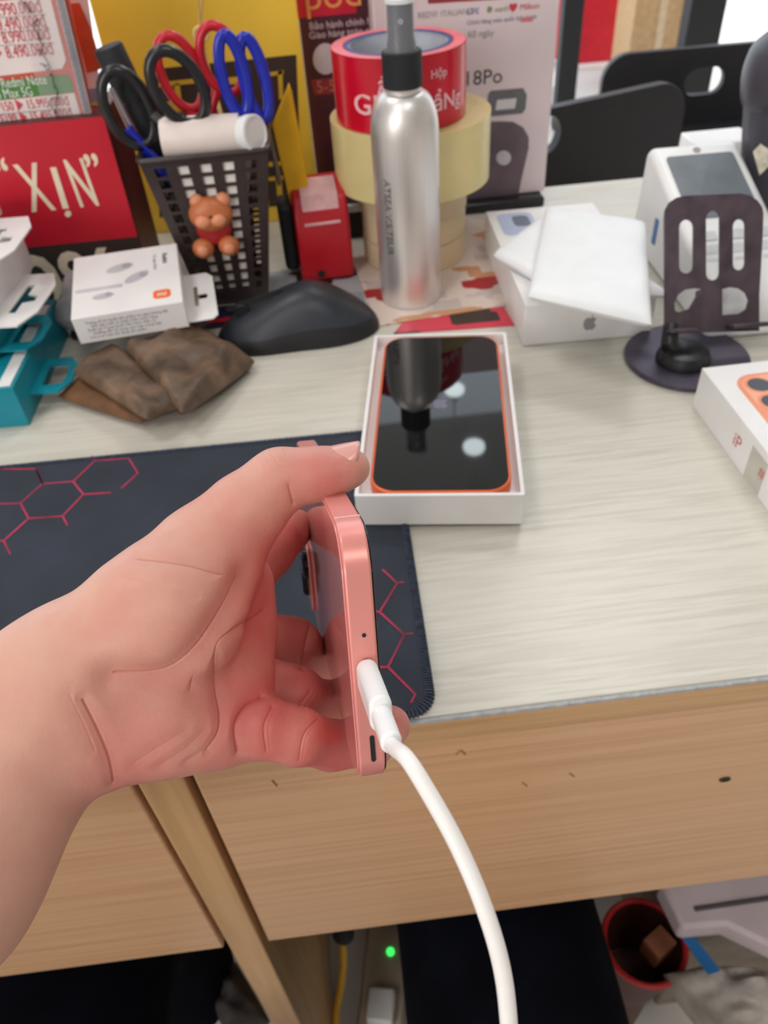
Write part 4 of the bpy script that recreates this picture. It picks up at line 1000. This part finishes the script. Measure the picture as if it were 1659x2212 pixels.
sc_ = thing('barcode_scanner', 'dark grey scanner standing at the right edge with a diamond sticker', 'scanner', (0.380, 0.615, 0.0005), math.radians(-20))
SG = mat('charcoal_plastic', (66, 64, 74), .4, var=.05)
MB().tube([Vector((0, 0, .001)), Vector((0, 0, .02)), Vector((-.004, 0, .05)), Vector((-.012, 0, .112))], [.036, .034, .030, .034], 28).build('body', SG, sc_, smooth=50)
MB().tube(smooth_path([Vector((-.012, 0, .113)), Vector((-.015, 0, .13)), Vector((-.017, 0, .15)), Vector((-.018, 0, .163))], 5), [.0345, .0355, .0362, .0366, .0368, .0368, .0366, .036, .035, .0338, .032, .029, .025, .019, .011, .003], 28).build('head', SG, sc_, smooth=50)
stq = [(0, -.016), (.010, 0), (0, .016), (-.010, 0)]
MB().prism(stq, 0, .0006).move(Matrix.Translation((-.0245, -.0275, .080)) @ Matrix.Rotation(math.radians(-28), 4, 'Z') @ Matrix.Rotation(math.pi / 2 - .05, 4, 'X')).build('sticker', mat('pale_sticker', (206, 200, 182), .4, var=.15, scale=200), sc_)
wc = at_z(1550, 318, .05)
tag(MB().box((at_y(1552, 300, .735).x, 0.735, 0.026), (0.058, 0.04, 0.050)).build('white_carton', WHITE, None, bevel=.002), 'plain white carton standing behind the card terminal', 'box')

# ================================================================== CHAIRS
CH = mat('chair_black_plastic', (34, 34, 40), .45, var=.06)
CHL = mat('chair_leg_metal', (30, 30, 34), .35, metal=.6)
def chair(label, loc, rz, top_z, w, hole):
    o = thing('plastic_chair', label, 'chair', (loc[0], loc[1], -DESK), rz, group='black chairs behind the desk')
    zt = top_z + DESK; zb_ = 0.44
    poly = rrect(w, zt - 0.34, .055, 8, (0, (zt + 0.34) / 2))
    if hole[0] == 'c': hp = circ(hole[3], 28, (hole[1], hole[2]))[::-1]
    else: hp = rrect(hole[3], hole[4], min(hole[3], hole[4]) / 2 * .96, 8, (hole[1], hole[2]))[::-1]
    MB().prism(poly, -.009, .009, [hp]).move(Matrix.Rotation(math.pi / 2, 4, 'X')).build('backrest', CH, o, bevel=.004, seg=3, smooth=40)
    MB().prism(rrect(w * .96, .40, .05, 8, (0, -.20)), .43, .455).build('seat', CH, o, bevel=.006, seg=3)
    for sx in (-1, 1):
        MB().tube([Vector((sx * w * .40, .012, .52)), Vector((sx * w * .40, .005, .44)), Vector((sx * w * .44, .06, .002))], .012, 12).build('leg', CHL, o)
        MB().tube([Vector((sx * w * .40, -.36, .43)), Vector((sx * w * .44, -.40, .002))], .012, 12).build('leg', CHL, o)
    return o
ca = at_z(1180, 222, -.058); cb = at_z(1430, 168, -.058); ce = at_z(1478, 200, -.075)
rz1 = math.atan2(cb.y - ca.y, cb.x - ca.x)
w1 = 0.44
right = Vector((math.cos(rz1), math.sin(rz1), 0)); ctr = ce - right * w1 / 2
def place_chair(label, rc, dirv, w, tz, hx_, hz_, kind, a_, b_=None):
    c = Vector((rc.x, rc.y, 0)) + Vector((dirv.x, dirv.y, 0)) * w / 2
    rz = math.atan2(dirv.y, dirv.x)
    h = Vector((hx_.x, hx_.y, 0)) - c; hxl = h.dot(Vector((math.cos(rz), math.sin(rz), 0)))
    return chair(label, (c.x, c.y), rz, tz, w, (kind, hxl, hz_ + DESK, a_, b_))
# near chair: right end at ce, running to the left
hh = at_y(1176, 288, 1.12)
dl = Vector((math.cos(rz1), math.sin(rz1), 0))
def on_plane(px, py, p, d):       # vertical plane through p along d
    n_ = Vector((-d.y, d.x, 0)); r = Vector(_ray(px, py)); o_ = Vector(CO); t_ = (p - o_).dot(n_) / r.dot(n_); return o_ + r * t_
hh = on_plane(1172, 290, ce, dl)
place_chair('nearer black plastic chair whose back has a round hole', ce - dl * w1, dl, w1, -.052, hh, hh.z, 'c', .028)
d2 = Vector((1, -.02, 0)).normalized(); l2 = at_y(1300, 160, 1.86)
h2 = on_plane(1536, 172, l2, d2); h2b = on_plane(1500, 172, l2, d2)
tz2 = on_plane(1400, 110, l2, d2).z
place_chair('farther black plastic chair with an oblong hole in its back', l2, d2, 0.46, tz2, (h2 + h2b) / 2, h2.z, 'r', abs(h2.x - h2b.x) + .05, .055)

# ================================================================== PERSON: ARM WITH HAND, TROUSERED LEGS
person = thing('person', 'person in dark trousers holding the pink phone in the left hand', 'person', (0, 0, -DESK))
def J(px, py, d): return np.array(at_d(px, py, d + .009))
UU = np.array(uu); WW = np.array(ww); VV = np.array(vv); N0 = np.array(Nn)
def PL(u, v, w): return N0 + u * UU + v * VV + w * WW          # a point given in the held phone's own axes
wrist = J(125, 1512, .203)
palm = [  # a, ra, b, rb
    (J(-900, 2480, .185), .040, J(-500, 2180, .178), .036), (J(-500, 2180, .178), .036, J(-185, 1880, .186), .0292), (J(-185, 1880, .186), .0292, J(110, 1532, .203), .0212),
    (wrist, .0195, J(485, 1275, .243), .0125), (wrist, .0187, J(490, 1372, .238), .0130), (wrist, .0180, J(485, 1462, .228), .0120), (wrist, .018, J(478, 1556, .213), .0104),
    (J(205, 1425, .202), .018, J(366, 1324, .203), .0186), (J(366, 1324, .203), .0186, J(448, 1205, .210), .0138),
    (J(235, 1575, .202), .0140, J(360, 1560, .204), .0120), (J(360, 1560, .204), .0120, J(470, 1552, .211), .0105),
    (J(452, 1212, .213), .0105, J(505, 1265, .232), .0098), (J(508, 1262, .233), .0090, J(512, 1360, .230), .0088), (J(512, 1360, .230), .0088, J(502, 1470, .219), .0090), (J(502, 1470, .219), .0090, J(470, 1560, .210), .0090)]
thumb = [(J(448, 1198, .211), .0132, J(526, 1110, .213), .0106, None, 1), (J(526, 1110, .213), .0106, J(606, 1036, .215), .0092, None, 1),
         (J(606, 1036, .215), .0096, J(690, 1024, .2155), .0093, UU, .80), (J(690, 1024, .2155), .0093, J(742, 1012, .2155), .0080, UU, .80)]
fingers = [
    [(J(510, 1268, .254), .0100, J(584, 1188, .266), .0084, None, 1), (J(584, 1188, .266), .0084, J(614, 1154, .279), .0080, None, 1), (J(614, 1154, .279), .0080, J(638, 1140, .288), .0072, None, 1)],
    [(J(500, 1385, .255), .0125, J(632, 1396, .270), .0098, None, 1), (J(632, 1396, .270), .0098, PL(.0790, .097, -.008), .0086, None, 1), (PL(.0790, .097, -.008), .0086, PL(.0787, .098, .004), .0075, None, 1), (PL(.0787, .098, .004), .0075, PL(.068, .099, .0112), .0068, None, 1)],
    [(J(500, 1478, .241), .0120, J(635, 1503, .239), .0090, None, 1), (J(635, 1503, .239), .0090, PL(.0792, .062, -.008), .0082, None, 1), (PL(.0792, .062, -.008), .0082, PL(.0787, .063, .003), .0074, None, 1)],
    [(J(500, 1570, .213), .0090, J(562, 1570, .210), .0083, None, 1), (J(562, 1570, .210), .0083, J(640, 1590, .2125), .0078, None, 1), (J(640, 1590, .2125), .0078, PL(.0768, .034, -.008), .0069, None, 1), (PL(.0768, .034, -.008), .0069, PL(.0785, .035, .004), .0068, None, 1), (PL(.0785, .035, .004), .0068, PL(.0745, .036, .0108), .0062, None, 1)]]
HS = 0.00125
allp = [(a, ra) for a, ra, *_ in palm] + [(x[2], x[3]) for x in palm] + [(x[0], x[1]) for f in fingers + [thumb] for x in f] + [(x[2], x[3]) for f in fingers + [thumb] for x in f]
lo = np.min([p - r for p, r in allp], 0) - .006; hi = np.max([p + r for p, r in allp], 0) + .006
dims = np.ceil((hi - lo) / HS).astype(int) + 1
axs = [lo[i] + HS * np.arange(dims[i]) for i in range(3)]
def smin(a, b, k):
    h = np.clip(.5 + .5 * (b - a) / k, 0, 1); return b * (1 - h) + a * h - k * h * (1 - h)
def cone(field, a, ra, b, rb, ax, kf, k):
    if ax is None: ra, rb = ra * 1.035, rb * 1.035
    m = max(ra, rb) + .016
    i0 = np.maximum(((np.minimum(a, b) - m - lo) / HS).astype(int), 0); i1 = np.minimum(((np.maximum(a, b) + m - lo) / HS).astype(int) + 2, dims)
    sl = tuple(slice(i0[i], i1[i]) for i in range(3))
    X = np.stack(np.meshgrid(*[axs[i][sl[i]] for i in range(3)], indexing='ij'), -1).astype(np.float32)
    pa = X - a.astype(np.float32); ba = (b - a).astype(np.float32); h = np.clip((pa @ ba) / (ba @ ba), 0, 1)
    vec = pa - h[..., None] * ba
    if ax is not None:
        comp = vec @ ax.astype(np.float32); vec = vec + (comp * (1 / kf - 1))[..., None] * ax.astype(np.float32)
    d = np.linalg.norm(vec, axis=-1) - (ra + (rb - ra) * h)
    field[sl] = smin(field[sl], d, k)
base = np.full(tuple(dims), .05, np.float32)
for a, ra, b, rb in palm: cone(base, a, ra, b, rb, None, 1, .009)
fld = base.copy()
tf = np.full(tuple(dims), .05, np.float32)
for x in thumb: cone(tf, *x, .004)
res = smin(base, tf, .006)
for f in fingers:
    ff = np.full(tuple(dims), .05, np.float32)
    for x in f: cone(ff, *x, .003)
    res = np.minimum(res, smin(base, ff, .0022))
del base, tf, ff, fld
# surface nets
ins = res < 0
cnt = sum(ins[i:dims[0] - 1 + i, j:dims[1] - 1 + j, k:dims[2] - 1 + k].astype(np.int8) for i in (0, 1) for j in (0, 1) for k in (0, 1))
act = np.argwhere((cnt > 0) & (cnt < 8))
vid = np.full(tuple(dims - 1), -1, np.int32); vid[tuple(act.T)] = np.arange(len(act))
cor = [(i, j, k) for i in (0, 1) for j in (0, 1) for k in (0, 1)]
acc = np.zeros((len(act), 3)); num = np.zeros(len(act))
vals = {c: res[tuple((act + np.array(c)).T)] for c in cor}
for c in cor:
    for axx in range(3):
        if c[axx] == 0:
            c2 = list(c); c2[axx] = 1; c2 = tuple(c2)
            va, vb = vals[c], vals[c2]; m = (va < 0) != (vb < 0)
            tt = va[m] / (va[m] - vb[m]); p = np.tile(np.array(c, float), (m.sum(), 1)); p[:, axx] += tt
            acc[m] += p; num[m] += 1
HV = lo + HS * (act + acc / num[:, None])
HF = []
for axx in range(3):
    b1, b2 = [(1, 2), (2, 0), (0, 1)][axx]
    s0 = [slice(None)] * 3; s1 = [slice(None)] * 3; s0[axx] = slice(0, -1); s1[axx] = slice(1, None)
    ch = ins[tuple(s0)] != ins[tuple(s1)]; E_ = np.argwhere(ch)
    E_ = E_[(E_[:, b1] > 0) & (E_[:, b2] > 0) & (E_[:, b1] < dims[b1] - 1) & (E_[:, b2] < dims[b2] - 1)]
    def nb(o1, o2):
        q = E_.copy(); q[:, b1] += o1; q[:, b2] += o2; return vid[tuple(q.T)]
    quad = np.stack([nb(-1, -1), nb(0, -1), nb(0, 0), nb(-1, 0)], 1)
    first_in = ins[tuple(E_.T)]
    quad[~first_in] = quad[~first_in][:, ::-1]
    HF.append(quad)
HF = np.concatenate(HF)
me = bpy.data.meshes.new('arm_and_hand'); me.from_pydata(HV.tolist(), [], HF.tolist()); me.update()
bm = bmesh.new(); bm.from_mesh(me)
for _ in range(3): bmesh.ops.smooth_vert(bm, verts=bm.verts, factor=.5, use_axis_x=True, use_axis_y=True, use_axis_z=True)
bmesh.ops.subdivide_edges(bm, edges=bm.edges, cuts=1, use_grid_fill=True)
bmesh.ops.smooth_vert(bm, verts=bm.verts, factor=.5, use_axis_x=True, use_axis_y=True, use_axis_z=True)
bm.normal_update()
from mathutils.bvhtree import BVHTree
bvh = BVHTree.FromBMesh(bm)
creases = [  # photo points on the skin, depth and half width in mm, then depth and half width of the broad fold around it
    ([(524, 1248), (500, 1295), (477, 1334), (434, 1399), (380, 1448), (325, 1464), (244, 1461)], .35, .38, 2.4, 4.6),
    ([(572, 1318), (515, 1356), (480, 1383), (466, 1421), (468, 1486), (476, 1540), (472, 1584), (448, 1622)], .45, .30, .7, 2.0),
    ([(566, 1503), (535, 1522), (514, 1552), (508, 1585), (514, 1628)], .45, .35, .7, 1.4),
    ([(452, 1388), (423, 1442), (412, 1491)], .22, .35, .3, 1.8),
    ([(179, 1513), (212, 1578), (236, 1640), (246, 1695)], .45, .32, .7, 2.2), ([(150, 1500), (180, 1560), (205, 1620)], .12, .35, .3, 2.0),
    ([(296, 1205), (398, 1218), (470, 1238), (520, 1243)], .25, .30, .5, 2.2), ([(260, 1245), (360, 1268), (430, 1290)], .12, .32, .2, 2),
    ([(588, 1526), (570, 1567), (575, 1624)], .30, .25, .3, 1.2), ([(596, 1528), (580, 1567), (584, 1624)], .25, .22, 0, 1),
    ([(688, 1552), (657, 1586), (646, 1643)], .28, .24, .25, 1.2), ([(694, 1556), (664, 1588), (653, 1645)], .22, .22, 0, 1),
    ([(670, 1493), (646, 1526)], .25, .25, .2, 1), ([(678, 1500), (657, 1530)], .22, .24, 0, 1), ([(670, 1350), (660, 1400), (651, 1442)], .5, .45, .6, 1.6),
    ([(624, 1050), (634, 1088)], .35, .3, .3, 1.2), ([(578, 966), (588, 985), (602, 1002)], .16, .28, 0, 1), ([(556, 985), (572, 1010)], .14, .28, 0, 1), ([(566, 976), (578, 996)], .14, .28, 0, 1), ([(612, 966), (618, 985)], .12, .25, 0, 1),
    ([(290, 1650), (350, 1610), (400, 1580)], .10, .35, .4, 2.2), ([(345, 1655), (400, 1620), (440, 1580)], .10, .35, .4, 2.2), ([(405, 1645), (450, 1615), (468, 1590)], .15, .35, .4, 1.8), ([(330, 1500), (390, 1475), (430, 1440)], .12, .35, .2, 1.8),
    ([(352, 1290), (420, 1330), (455, 1370)], .06, .3, 0, 1), ([(300, 1330), (370, 1380), (400, 1430)], .06, .3, 0, 1), ([(240, 1380), (300, 1420)], .06, .3, 0, 1)]
lines = []
for pts, dp, wd_, bd, bw in creases:
    P3 = []
    pts = [(p.x, p.y) for p in smooth_path([(x, y, 0) for x, y in pts], 4)]
    for a_, b_ in zip(pts[:-1], pts[1:]):
        for t_ in (0, .5, 1):
            px, py = a_[0] + (b_[0] - a_[0]) * t_, a_[1] + (b_[1] - a_[1]) * t_
            hit = bvh.ray_cast(Vector(CO), Vector(_ray(px, py)).normalized())
            if hit[0] is not None and (hit[0] - Vector(CO)).length < .34: P3.append(np.array(hit[0]))
    if len(P3) > 1: lines.append((np.array(P3), dp, wd_, bd, bw))
def line_dist(co, P3, rad):
    dm = np.full(len(co), 1.0)
    idx = np.nonzero(((co > P3.min(0) - rad) & (co < P3.max(0) + rad)).all(1))[0]
    d = np.full(len(idx), 1.0)
    for a_, b_ in zip(P3[:-1], P3[1:]):
        ab = b_ - a_; L_ = np.linalg.norm(ab)
        if L_ > .02 or L_ < 1e-7: continue
        pa = co[idx] - a_; h = np.clip(pa @ ab / (ab @ ab), 0, 1); d = np.minimum(d, np.linalg.norm(pa - h[:, None] * ab, axis=1))
    dm[idx] = d
    return dm
def arrays():
    bm.verts.ensure_lookup_table(); n = len(bm.verts); c = np.empty((n, 3)); m = np.empty((n, 3))
    for i, v in enumerate(bm.verts): c[i] = v.co; m[i] = v.normal
    return c, m
for rad in (.0022, .0013):
    co, no = arrays(); near = np.zeros(len(co), bool)
    for P3, *_ in lines: near |= line_dist(co, P3, rad) < rad
    bm.verts.index_update()
    ed = [e for e in bm.edges if near[e.verts[0].index] and near[e.verts[1].index]]
    bmesh.ops.subdivide_edges(bm, edges=ed, cuts=1, use_grid_fill=True)
    bm.normal_update()
co, no = arrays(); nv = len(co); disp = np.zeros(nv); cre = np.zeros(nv)
for P3, dp, wd_, bd, bw in lines:
    d = line_dist(co, P3, .012) * 1000
    sharp = np.exp(-(d / wd_) ** 2); fold = np.exp(-(d / bw) ** 2)
    disp = np.minimum(disp, -(dp * sharp + bd * fold) * .001); cre = np.maximum(cre, .30 * min(1, dp / .4) * sharp + .22 * min(1, bd) * fold)
co2 = co + no * disp[:, None]
for i, v in enumerate(bm.verts): v.co = co2[i]
bm.to_mesh(me); bm.free()
# how flushed the skin is: fingers, palm heel and thumb tip are redder than the forearm; creases and palm hollow also carry painted shade
fl = np.zeros(nv)
for p, s_, a_ in [(J(560, 1560, .208), .022, 1.0), (J(700, 1630, .216), .025, 1.0), (J(650, 1500, .238), .03, .9), (J(640, 1400, .268), .03, .9), (J(600, 1180, .265), .028, .9), (J(300, 1600, .2), .022, .75),
                  (J(500, 1330, .225), .026, .9), (J(480, 1450, .215), .024, .55), (J(720, 1025, .203), .014, .8), (J(530, 1200, .215), .02, .8), (J(640, 1060, .207), .014, .45), (J(400, 1400, .2), .024, .55), (PL(.07, .036, .01), .012, .8)]:
    fl = np.maximum(fl, a_ * np.exp(-(np.linalg.norm(co - p, axis=1) / s_) ** 2))
fl = np.clip(np.maximum(fl, cre) + .25 * cre, 0, 1)
at = me.attributes.new('flush', 'FLOAT', 'POINT'); at.data.foreach_set('value', fl.astype(np.float32))
me.polygons.foreach_set('use_smooth', [True] * len(me.polygons))
SK_ = bpy.data.materials.new('skin'); SK_.use_nodes = True
nt = SK_.node_tree; b = nt.nodes['Principled BSDF']
an = nt.nodes.new('ShaderNodeAttribute'); an.attribute_name = 'flush'
tcn = nt.nodes.new('ShaderNodeTexCoord')
nz = nt.nodes.new('ShaderNodeTexNoise'); nz.inputs['Scale'].default_value = 90; nz.inputs['Detail'].default_value = 5
nt.links.new(tcn.outputs['Object'], nz.inputs['Vector'])
ad = nt.nodes.new('ShaderNodeMath'); ad.operation = 'MULTIPLY_ADD'; ad.inputs[1].default_value = .5; ad.inputs[2].default_value = -.25
nt.links.new(nz.outputs['Fac'], ad.inputs[0])
sm = nt.nodes.new('ShaderNodeMath'); sm.operation = 'ADD'; sm.use_clamp = True
nt.links.new(ad.outputs[0], sm.inputs[0]); nt.links.new(an.outputs['Fac'], sm.inputs[1])
mx = nt.nodes.new('ShaderNodeMix'); mx.data_type = 'RGBA'
mx.inputs[6].default_value = lin((216, 166, 148)); mx.inputs[7].default_value = lin((194, 96, 92))
nt.links.new(sm.outputs[0], mx.inputs[0]); nt.links.new(mx.outputs[2], b.inputs['Base Color'])
b.inputs['Roughness'].default_value = .48; b.inputs['Specular IOR Level'].default_value = .35
b.inputs['Subsurface Weight'].default_value = .22; b.inputs['Subsurface Radius'].default_value = (1, .35, .2); b.inputs['Subsurface Scale'].default_value = .004
n2 = nt.nodes.new('ShaderNodeTexNoise'); n2.inputs['Scale'].default_value = 900; n2.inputs['Detail'].default_value = 3
nt.links.new(tcn.outputs['Object'], n2.inputs['Vector'])
bp = nt.nodes.new('ShaderNodeBump'); bp.inputs['Strength'].default_value = .18; bp.inputs['Distance'].default_value = .0006
nt.links.new(n2.outputs['Fac'], bp.inputs['Height']); nt.links.new(bp.outputs['Normal'], b.inputs['Normal'])
me.materials.append(SK_)
arm = bpy.data.objects.new('arm_and_hand', me); col.objects.link(arm); arm.parent = person; arm.location.z = DESK
# thumb nail
ta_, tb_ = np.array(J(690, 1024, .2155)), np.array(J(742, 1012, .2155))
axn = (tb_ - ta_) / np.linalg.norm(tb_ - ta_); tc_ = CO - ta_; dor = -UU * 1.0 + .34 * tc_ / np.linalg.norm(tc_); dor = dor - axn * (dor @ axn); dor /= np.linalg.norm(dor); lat = np.cross(axn, dor)
nm_ = MB(); ns, nth = 12, 12; vs = []
for i in range(ns + 1):
    s_ = i / ns; L_ = -.0010 + .0146 * s_; r_ = .0091 - .0013 * s_
    cen = ta_ + axn * L_
    for j in range(nth + 1):
        th = math.radians(-58 + 116 * j / nth); e_ = 1 - .35 * (max(0, s_ - .75) / .25) ** 2 * abs(math.sin(th))
        vs.append(cen + dor * (r_ * .82 * math.cos(th) + .0001 + .0005 * s_ - .0006 * (1 - s_)) + lat * (r_ * .86 * (1 - .25 * s_ ** 4) * math.sin(th)) + axn * (-.004 * (s_ ** 2) * (1 - math.cos(th))))
fs = [(i * (nth + 1) + j, i * (nth + 1) + j + 1, (i + 1) * (nth + 1) + j + 1, (i + 1) * (nth + 1) + j) for i in range(ns) for j in range(nth)]
o = nm_.add(vs, fs).build('thumb_nail', mat('nail', (226, 164, 156), .22, var=.04), arm, smooth=60)
md = o.modifiers.new('solid', 'SOLIDIFY'); md.thickness = .0005; md.offset = 0
# dark trousers: two thighs reaching under the drawers
TRO = mat('navy_trousers', (8, 10, 18), .95, var=.2, scale=30, bump=.3, bscale=700, spec=.08)
tb = MB()
for (x0, x1, z_) in ((.075, .072, -.362), (-.245, -.262, -.372)):
    tb.tube(smooth_path([Vector((x0 * .55 - .01, -.42, z_ + .01)), Vector((x0 * .8, -.15, z_)), Vector((x1, .12, z_)), Vector((x1 * 1.02, .26, z_ - .01)), Vector((x1 * 1.02, .33, z_ - .06)), Vector((x1, .34, z_ - .2)), Vector((x1, .30, -.70))], 6),
            [.085] * 6 + [.083] * 6 + [.080] * 6 + [.074] * 6 + [.068] * 6 + [.062] * 6 + [.055], 24)
tb.tube(smooth_path([Vector((.06, -.42, -.352)), Vector((-.05, -.46, -.33)), Vector((-.15, -.42, -.362))], 6), [.085, .095, .105, .11, .115, .118, .12, .118, .115, .11, .105, .095, .085], 20)
trs = tb.build('trousers', TRO, person, smooth=80); trs.location.z = DESK

# ================================================================== UNDER THE DESK
FO = mat('pinkish_foam', (206, 190, 194), .6, var=.04, scale=20)
fb = thing('foam_box', 'pale foam box lid with a dark slit under the desk at right', 'box', (0, 0, 0))
a0 = at_z(1425, 1905, -.42); a1 = at_z(1475, 2005, -.42); a2 = at_z(1570, 1997, -.42); a2b = at_z(1720, 2070, -.42); a3 = at_z(1860, 1900, -.42); a4 = at_z(1560, 1780, -.42)
MB().hexa([Vector((p.x, p.y, -.448)) for p in (a0, a1, a2, a2b, a3, a4)], [Vector((p.x, p.y, -.42)) for p in (a0, a1, a2, a2b, a3, a4)]).build('lid', FO, fb, bevel=.004, weld=True)
s0, s1 = at_z(1500, 1964, -.4195), at_z(1700, 1935, -.4195)
MB().tube([s0, s1], .0022, 8).build('slit', mat('slit_shadow_grey', (84, 74, 78), .7), fb)
cbx = thing('cardboard_box', 'grey cardboard box with blue tape under the pale foam lid', 'box', (0.36, 0.30, -DESK + 0.0))
CARD = mat('grey_cardboard', (140, 128, 116), .7, var=.08)
MB().box((0.01, .03, .15), (.18, .18, .30)).build('carton', CARD, cbx, bevel=.003)
b0_, b1_ = at_z(1500, 2010, -.4485), at_z(1550, 2100, -.4485)
MB().hexa([Vector((p.x - .36, p.y - .30, .3005)) for p in (at_z(1490, 2010, -.449), at_z(1556, 2098, -.449), at_z(1530, 2106, -.449), at_z(1465, 2015, -.449))],
          [Vector((p.x - .36, p.y - .30, .302)) for p in (at_z(1490, 2010, -.449), at_z(1556, 2098, -.449), at_z(1530, 2106, -.449), at_z(1465, 2015, -.449))]).build('blue_tape', mat('blue_tape', (36, 110, 170), .4), cbx, weld=True)
bag = thing('plastic_bag', 'crumpled translucent plastic bag under the desk at lower right', 'bag', (0, 0, 0))
g = [at_z(1440, 2090, -.50), at_z(1560, 2240, -.50), at_z(1720, 2230, -.50), at_z(1640, 2100, -.50)]
MB().pad([(p.x, p.y) for p in g], [-.52, -.52, -.50, -.50], .10, 22, 3, .012, 4).build('film', mat('bag_film', (176, 168, 160), .3, var=.2, scale=35, bump=.6, bscale=60), bag, smooth=60)
bowl = thing('red_bucket', 'red-rimmed bucket with scraps under the desk', 'bucket', (0, 0, 0))
bc_ = at_z(1392, 2035, -.52)
MB().lathe([(.026, 0), (.037, .10), (.039, .10), (.028, -.002)], 32, (bc_.x, bc_.y, -.62), cap=False).build('wall', mat('brown_bucket', (84, 44, 32), .5), bowl)
MB().tube([Vector((bc_.x + .038 * math.cos(i * .2094), bc_.y + .038 * math.sin(i * .2094), -.52)) for i in range(30)], .003, 8, closed=True).build('rim', mat('red_rim', (190, 40, 40), .4), bowl)
MB().box((bc_.x + .012, bc_.y - .004, -.524), (.024, .020, .03), Rz(.5)).build('scrap_carton', mat('scrap_card', (150, 90, 60), .6), bowl, bevel=.001)
MB().lathe([(.026, -.62), (.026, -.74)], 24, (bc_.x, bc_.y, 0)).build('foot', mat('brown_bucket', (84, 44, 32), .5), bowl)
ps = thing('power_strip', 'pale power strip with a green light on the floor under the desk', 'power strip', (0, 0, 0))
q0 = at_z(828, 2120, -.73)
MB().box((q0.x, q0.y, -.7385), (.05, .15, .022), Rz(-.2)).build('body', mat('beige_plastic', (196, 182, 164), .5), ps, bevel=.003)
q1 = at_z(828, 2057, -.722)
MB().lathe([(0, 0), (.0045, 0), (.0045, .002), (0, .003)], 14, (q0.x + .012, q0.y + .03, -.7275), cap=False).build('light', mat('green_led', (60, 230, 90), .4, emit=((60, 255, 100), 2.5)), ps)
MB().box((q0.x - .005, q0.y - .03, -.715), (.03, .035, .025), Rz(-.2)).build('adapter', WHITE2, ps, bevel=.003)
yc = thing('yellow_cable', 'yellow cable hanging under the desk beside the divider panel', 'cable', (0, 0, 0))
MB().tube(smooth_path([at_z(733, 2010, -.60), at_z(742, 2060, -.62), at_z(738, 2120, -.66), at_z(726, 2190, -.70), at_z(728, 2240, -.72), at_z(740, 2290, -.744)], 8), .0042, 10).build('cord', mat('yellow_cord', (206, 156, 30), .45), yc)
MB().sphere(at_z(742, 2015, -.59), (.012, .012, .016)).build('plug', BLACKM, yc)
bg_ = thing('dark_bag', 'dark striped fabric bag on the floor left of the divider panel', 'bag', (0, 0, 0))
g = [at_z(430, 2110, -.66), at_z(480, 2230, -.66), at_z(575, 2190, -.66), at_z(500, 2060, -.66)]
MB().pad([(p.x, p.y) for p in g], [-.69] * 4, .10, 20, 3, .010, 8).build('fabric', mat('dark_bag_fabric', (44, 38, 38), .8, var=.35, scale=18, stretch=(1, 5, 1)), bg_, smooth=60)
